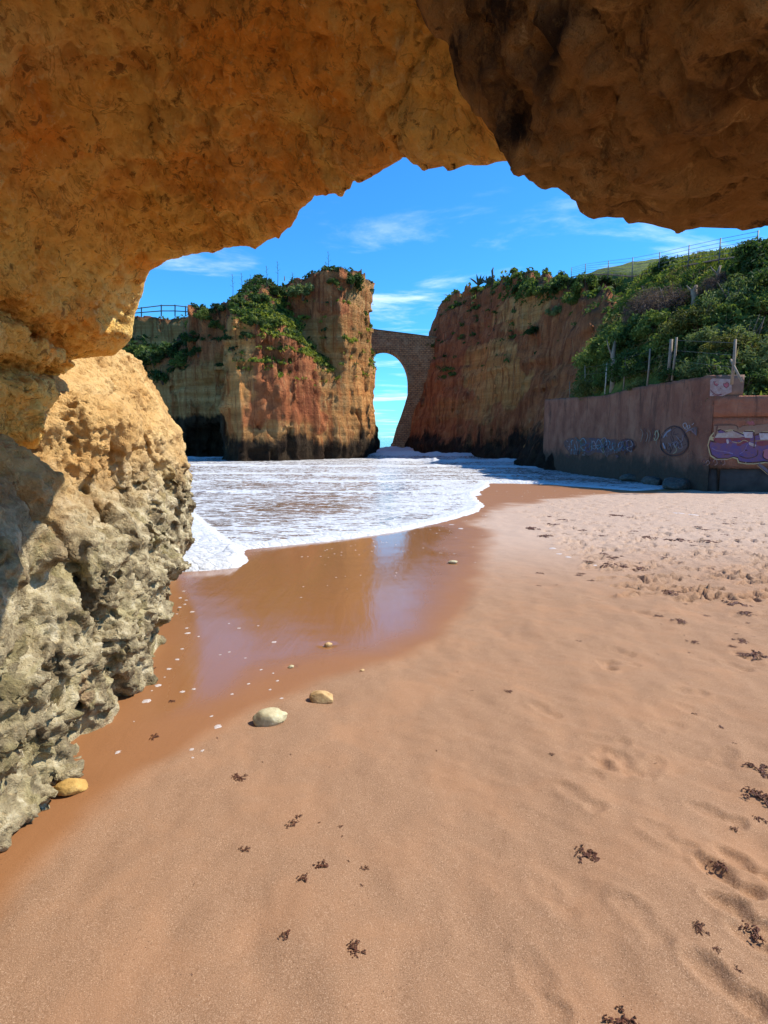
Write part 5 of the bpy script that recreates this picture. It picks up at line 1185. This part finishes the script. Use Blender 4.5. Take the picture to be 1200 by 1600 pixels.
def stone(px, py, wpx, mat, seed, prop, rz, lab, sink=0.25, tilt=0.0, cut=0.6, name='stone', group=None, cat='stone', zoff=0.0):
    g_ = gnd(px, py); s = wpx / F * math.hypot(g_[1], EYE) / 2 * 1.02
    o = obj(name, rock_mesh(name, mat, seed, s * prop[0], s * prop[1], s * prop[2], 4, .25, cut)); o.location = (g_[0], g_[1], sand_at(g_[0], g_[1]) + s * prop[2] * (1 - 2 * sink) + zoff); o.rotation_euler = (tilt, 0, rz); tag(o, lab, cat, group); return o
stone(419, 1127, 52, S_PALE, 31, (1.0, .56, .48), .42, 'smooth pale oval stone half sunk in wet sand', .2, .1, .75)
stone(505, 1093, 38, S_OCH, 39, (1.0, .58, .50), -.15, 'angular ochre stone lying just beyond the pale oval stone', .2, .25, 1.0)
stone(512, 1009, 13, S_OCH, 41, (1, .8, .7), .3, 'small ochre pebble at the edge of the wet sheen', .2)
stone(455, 1042, 9, S_PALE, 43, (1, .8, .7), .3, 'tiny pale pebble with a scour line on wet sand', .2)
stone(112, 1236, 44, S_YEL, 47, (1.0, .6, .55), .35, 'mustard yellow rock chunk against the foot of the outcrop', .15, .2, .9)
stone(708, 880, 15, S_PALE, 51, (1.0, .6, .45), .0, 'small white flat stone near the end of the swash', .2)
stone(566, 1049, 9, S_OCH, 53, (1, .7, .3), .8, 'little flat orange shell chip beside the wet sheen', .2)
GB = 'boulders at the foot of the beach wall'
for px, py, w, sd_, pr, lab in ((1062, 764, 64, 61, (1, .7, .30), 'long flat grey boulder at the foot of the wall'), (1085, 763, 26, 62, (1, .7, .5), 'small angular boulder wedged beside the wall corner'), (1020, 758, 44, 63, (1, .7, .36), 'low dark boulder under the round graffiti'), (985, 753, 36, 64, (1, .8, .38), 'dark boulder in the shallow water below the wall'), (1040, 752, 40, 65, (1, .5, .5), 'grey ledge boulder behind the long flat one'), (1110, 765, 30, 66, (1, .6, .6), 'leaning grey slab under the purple graffiti')):
    stone(px, py, w, S_GRY, sd_, pr, .4 * (sd_ % 5), lab, .15, .1, .8, 'boulder', GB, 'boulder')
ob = obj('boulder', rock_mesh('boulder', M_CLIFF, 71, .8, .8, 1.7, 4, .35, .7)); p = at(832, 708, 55); ob.location = (p[0], p[1], .3); tag(ob, 'yellowish boulder standing at the foot of the shaded red cliff', 'boulder')

mwd = Mat('wet_seaweed', 0.42, 0.28); mwd.fin(mwd.ramp(mwd.noise(mwd.obj, 30, 4, .6), [(.35, (0.03, 0.011, 0.006)), (.55, (0.14, 0.045, 0.018)), (.8, (0.27, 0.095, 0.032))]), mwd.bump(mwd.noise(mwd.obj, 90, 4, .6), .6, .004)); M_WEED = mwd.m
def weed_mesh(seed, fronds=5, depth=3, wide=0.055, puff=0.12, straight=0.5):
    """forked ribbon fronds, unit sized, lying on z = 0"""
    rg = random.Random(seed); m = MB()
    def frond(p, a, ln, w, d, z0):
        n = 4; pts = []; aa = a
        for i in range(n + 1):
            pts.append((p[0], p[1], z0 + puff * math.sin(math.pi * min(1, (i + (3 - d)) / 5)) * rg.uniform(.4, 1.1), aa)); aa += rg.uniform(-.35, .35); p = (p[0] + math.cos(aa) * ln / n, p[1] + math.sin(aa) * ln / n)
        v = []
        for i, (x_, y_, z_, b) in enumerate(pts):
            ww = w * (1 - .35 * i / n); t = rg.uniform(-.6, .6) * .5
            v += [(x_ - math.sin(b) * ww, y_ + math.cos(b) * ww, z_ + t * ww), (x_ + math.sin(b) * ww, y_ - math.cos(b) * ww, z_ - t * ww), (x_ + math.sin(b) * ww, y_ - math.cos(b) * ww, z_ - t * ww - .025), (x_ - math.sin(b) * ww, y_ + math.cos(b) * ww, z_ + t * ww - .025)]
        f = []
        for i in range(n):
            for k in range(4): f.append((4 * i + k, 4 * i + (k + 1) % 4, 4 * i + 4 + (k + 1) % 4, 4 * i + 4 + k))
        f += [(3, 2, 1, 0), (4 * n, 4 * n + 1, 4 * n + 2, 4 * n + 3)]
        m.add(v, f)
        if d > 1:
            for s in (-1, 1): frond(p, aa + s * rg.uniform(.3, .75), ln * rg.uniform(.55, .85), w * .85, d - 1, z0)
            if rg.random() < .5: frond((pts[2][0], pts[2][1]), aa + rg.choice((-1, 1)) * rg.uniform(.6, 1.1), ln * .5, w * .7, 1, z0)
    for k in range(fronds): frond((rg.uniform(-.06, .06), rg.uniform(-.06, .06)), rg.uniform(-straight * 3.1, straight * 3.1), rg.uniform(.25, .42), wide, depth, .03)
    return m.mesh('seaweed', M_WEED, True)
WEED = [weed_mesh(200 + k, fronds=2 + k % 3, depth=3, wide=.05, straight=.25 + .12 * (k % 3)) for k in range(6)]
SPRIG = [weed_mesh(240 + k, fronds=1 + k % 2, depth=2, wide=.05, straight=.12) for k in range(4)]
CLUMP = [weed_mesh(270 + k, fronds=9, depth=3, wide=.052, puff=.11, straight=1.0) for k in range(4)]
rw = random.Random(3)
def weed(px, py, wpx, lib, lab=None, grp='scraps of seaweed on the sand', rot=None, flat=1.0):
    g_ = gnd(px, py); s = wpx / F * math.hypot(g_[1], EYE) * .62
    o = obj('seaweed', rw.choice(lib)); o.location = (g_[0], g_[1], sand_at(g_[0], g_[1]) + 0.001); o.scale = (s, s, s * flat); o.rotation_euler = (0, 0, rw.uniform(0, 6.28) if rot is None else rot)
    tag(o, lab or ('small scrap of dark seaweed among the %s footprints' % ('distant' if py < 860 else 'middle' if py < 930 else 'closer') + (' towards the water' if px < 1010 else ' towards the wall side')), 'seaweed', grp if lab else 'seaweed scraps among the %s footprints, %s' % ('distant' if py < 860 else 'middle' if py < 930 else 'closer', 'water side' if px < 1010 else 'wall side')); return o
for px, py, w, lib, lab in (
    (473, 1275, 24, SPRIG, 'thin glinting seaweed sprig above the branched one'), (459, 1292, 28, WEED, 'dark branched seaweed with a white glint'), (501, 1285, 12, SPRIG, 'forked twig of seaweed between the branched sprig and the star'), (536, 1290, 15, WEED, 'star shaped brown seaweed scrap'), (534, 1309, 11, SPRIG, 'tiny curl of seaweed under the star shaped scrap'), (379, 1333, 22, WEED, 'solitary dark tuft of seaweed on the smooth damp sand'), (512, 1355, 30, WEED, 'widest seaweed sprig in the middle cluster'), (546, 1348, 11, SPRIG, 'tiny seaweed dot beside the widest sprig'), (569, 1359, 17, WEED, 'two pronged seaweed scrap like antlers'), (563, 1380, 12, SPRIG, 'short seaweed dash below the antler scrap'), (478, 1381, 28, WEED, 'feather shaped seaweed below the widest sprig'), (453, 1457, 30, WEED, 'long forked seaweed frond pointing down the beach'), (557, 1488, 27, CLUMP, 'compact dark red seaweed knot near the bottom of the view'),
    (375, 1215, 23, CLUMP, 'dark seaweed knot below the pale oval stone'), (339, 1151, 14, SPRIG, 'small seaweed scrap beside the pale oval stone'), (249, 1151, 24, WEED, 'dark seaweed sprig on wet sand near the outcrop'), (265, 1095, 15, WEED, 'seaweed scrap under the large foam spots'), (244, 1043, 16, SPRIG, 'seaweed strand touching the outcrop foot'), (341, 950, 7, SPRIG, 'speck of seaweed in the reflecting wet sand'), (409, 1190, 9, SPRIG, 'short seaweed thread near the dark knot'), (453, 1180, 8, SPRIG, 'seaweed crumb below the pale oval stone'), (512, 1199, 9, SPRIG, 'seaweed thread below the ochre stone'), (590, 1143, 7, SPRIG, 'seaweed crumb on open sand right of the stones'.replace('right of', 'past')), (682, 1173, 11, SPRIG, 'lone seaweed thread in the middle of the sand'), (740, 1080, 13, SPRIG, 'seaweed thread at the edge of the drying sand'), (716, 1051, 8, SPRIG, 'dark speck of seaweed above the drying edge'), (800, 1083, 22, WEED, 'dark seaweed tuft beside a dent in the sand'), (862, 1185, 14, WEED, 'paired seaweed blobs below the dented sand'), (304, 1381, 10, SPRIG, 'fine seaweed hair on the smooth sand'), (299, 1522, 10, SPRIG, 'fine seaweed hair near the bottom of the smooth sand'),
    (915, 1337, 34, CLUMP, 'glinting dark seaweed clump by itself on the rippled sand'), (1188, 1206, 36, CLUMP, 'upper of two big dark seaweed clumps'), (1182, 1244, 42, CLUMP, 'lower of two big seaweed clumps with white glints'), (1190, 1274, 28, WEED, 'broken seaweed under the two big clumps'), (1151, 1298, 20, WEED, 'small shiny seaweed above the deep footprint'), (1095, 1461, 22, CLUMP, 'bright reddish seaweed beside the deep footprints'), (1112, 1493, 18, WEED, 'glinting seaweed scrap below the reddish one'), (1149, 1521, 16, CLUMP, 'round red seaweed knot low on the rippled sand'), (972, 1596, 40, CLUMP, 'glittering wet seaweed at the very bottom of the view'), (1080, 1115, 20, SPRIG, 'dark seaweed dash on the slope of dry sand'), (1125, 1133, 30, SPRIG, 'long thin seaweed strand on dry sand'), (1022, 1193, 12, SPRIG, 'seaweed flake between the dents and the big clumps'), (1152, 1165, 18, SPRIG, 'bent seaweed strand above the big clumps'), (1135, 1362, 40, WEED, 'seaweed pressed round the heel of the deep footprint'), (1186, 1450, 44, WEED, 'seaweed strewn in the second deep footprint'), (1137, 1428, 16, CLUMP, 'dark seaweed lump between the footprints')):
    weed(px, py, w, lib, lab)
GW = 'clumps of dark wrack on the trampled sand'
for px, py, w, lab in ((833, 827, 26, 'wrack clump at the tip of the trampled sand'), (852, 839, 24, 'wrack clump just behind the tip one'), (896, 856, 38, 'broad wrack patch beside the foam strand'), (959, 886, 34, 'dark mounded wrack heap standing alone'), (999, 889, 32, 'flatter wrack heap next to the mounded one'), (957, 873, 20, 'small wrack clump above the mounded heap'), (905, 900, 14, 'wrack streak below the foam strand'), (1048, 928, 28, 'wrack heap in the middle of the footprints'), (1076, 919, 24, 'wrack heap beside the one amid the footprints'), (1060, 973, 24, 'oval black wrack lump closest to the smooth sand'), (1152, 944, 36, 'reddish brown wrack heap among deep prints'), (1168, 961, 24, 'wrack strip under the reddish brown heap'), (1098, 905, 18, 'thin wrack wisp among the footprints'), (1023, 803, 26, 'far dark wrack heap before the wall'), (962, 806, 24, 'far wrack streak before the wall'), (1062, 845, 40, 'wrack band across the far trampled sand'), (1016, 842, 24, 'wrack bit ahead of the far band'), (1110, 850, 22, 'wrack bit at the end of the far band'), (865, 820, 18, 'thin wrack line near the sea edge'), (1175, 1024, 36, 'ragged wrack with pale froth on the dry slope'), (1157, 1003, 26, 'wrack strand above the froth')):
    weed(px, py, w, CLUMP, lab, GW, flat=.75)
for k in range(110):
    py = 800 + 230 * rw.random() ** 1.2; px = rw.uniform(830 + max(0, 900 - py) * .2, 1200)
    if px < 1000 and py > 930 and rw.random() < .85: continue
    weed(px, py, rw.uniform(6, 15), rw.choice((SPRIG, CLUMP)), None, 'seaweed scraps among the footprints', flat=.7)
# foam flecks: flat discs of bubbles
mfl = Mat('foam_bubbles', 0.4, 0.5); mfl.fin(mfl.ramp(mfl.noise(mfl.obj, 5, 5, .7), [(.35, (0.36, 0.26, 0.20)), (.65, (0.66, 0.60, 0.55))]), mfl.bump(mfl.noise(mfl.obj, 14, 4, .7), .5, .01))
def fleck_mesh(seed):
    rg = np.random.RandomState(seed); n = 14; a = np.arange(n) * 2 * np.pi / n; r = 1 + .18 * rg.normal(size=n)
    m = MB(); v = [(0, 0, .22)] + [(math.cos(t) * q_ * .6, math.sin(t) * q_ * .6, .18) for t, q_ in zip(a, r)] + [(math.cos(t) * q_, math.sin(t) * q_, -.05) for t, q_ in zip(a, r)]
    m.add(v, [(0, 1 + i, 1 + (i + 1) % n) for i in range(n)] + [(1 + i, 1 + n + i, 1 + n + (i + 1) % n, 1 + (i + 1) % n) for i in range(n)]); return m.mesh('foam_fleck', mfl.m, True)
FLK = [fleck_mesh(k) for k in range(5)]
def fleck(px, py, wpx, fl_l=None):
    fl_l = (fl_l[0], 'foam', fl_l[1]) if fl_l else None
    g_ = gnd(px, py); s = wpx / F * math.hypot(g_[1], EYE) / 2; o = obj('foam_fleck', rw.choice(FLK)); o.location = (g_[0], g_[1], sand_at(g_[0], g_[1]) + .001); o.scale = (s, s * rw.uniform(.8, 1.2), s * .5); o.rotation_euler = (0, 0, rw.uniform(0, 6))
    tag(o, *fl_l) if fl_l else tag(o, 'tiny white foam fleck scattered along the swash edge on the reflecting wet sand', 'foam', 'foam flecks along the swash edge')
for a, b, w in ((255, 333, 6), (350, 318, 6), (373, 273, 5), (290, 368, 5.5), (345, 381, 5), (380, 361, 6), (430, 411, 7), (390, 333, 4), (328, 425, 4), (392, 521, 5), (396, 556, 8), (472, 577, 5), (362, 660, 5), (330, 729, 5.5), (275, 793, 8), (200, 905, 10), (127, 1007, 12), (366, 947, 7), (441, 929, 6), (697, 963, 5), (557, 1110, 5), (600, 1176, 11), (745, 521, 5), (976, 614, 7), (678, 681, 4), (617, 699, 4), (892, 799, 5), (971, 821, 4), (1002, 870, 4.5), (951, 930, 5), (805, 893, 5), (1030, 990, 5), (427, 1332, 6), (497, 1344, 5), (433, 1390, 4), (872, 505, 4), (675, 490, 4), (785, 721, 3.5), (245, 848, 3), (160, 940, 3), (40, 1147, 3)):
    X_, Y_ = 200 + a / 4.286, 860 + b / 4.286
    big = {12: 'largest flat foam spot lying closest to the outcrop foot', 11: 'big pale foam spot beside the pale oval stone', 10: 'big round foam spot uphill of the largest one by the outcrop'}.get(w)
    fleck(X_, Y_, w, (big, 'big foam spots') if big else ('small white foam fleck on the wet sand between outcrop and pale stone', 'foam flecks between outcrop and stones'))
for k in range(55):
    px = rw.uniform(470, 760); yb = np.interp(px, [470, 620, 740, 760], [862, 836, 806, 800]); py = yb + 4 + 70 * rw.random() ** 2.2; fleck(px, py, rw.uniform(1.6, 3.4))
for k in range(45):
    px = rw.uniform(765, 1010); yb = np.interp(px, [765, 860, 1010], [762, 764, 770]); py = yb + 2 + 18 * rw.random(); fleck(px, py, rw.uniform(1.5, 3.0), ('tiny foam fleck on the brown wet strip before the beach wall', 'foam flecks before the beach wall'))
for px, py, w, lab in ((720, 826, 12, 'larger froth patch at the tip of the wet sheen'), (705, 820, 9, 'smaller froth patch beside the larger one at the sheen tip'), (864, 858, 14, 'first froth patch of the curved foam strand by the wrack'), (874, 866, 12, 'middle froth patch of the curved foam strand by the wrack'), (888, 871, 12, 'last froth patch of the curved foam strand by the wrack'), (930, 884, 9, 'lone froth patch just before the mounded wrack heap'), (1060, 802, 20, 'long thin froth streak far up the dry sand before the wall'), (1082, 804, 16, 'shorter froth streak beside the long thin one before the wall'), (184, 1175, 9, 'lone froth spot between the outcrop and a dark seaweed sprig')): fleck(px, py, w, (lab, 'froth patches'))
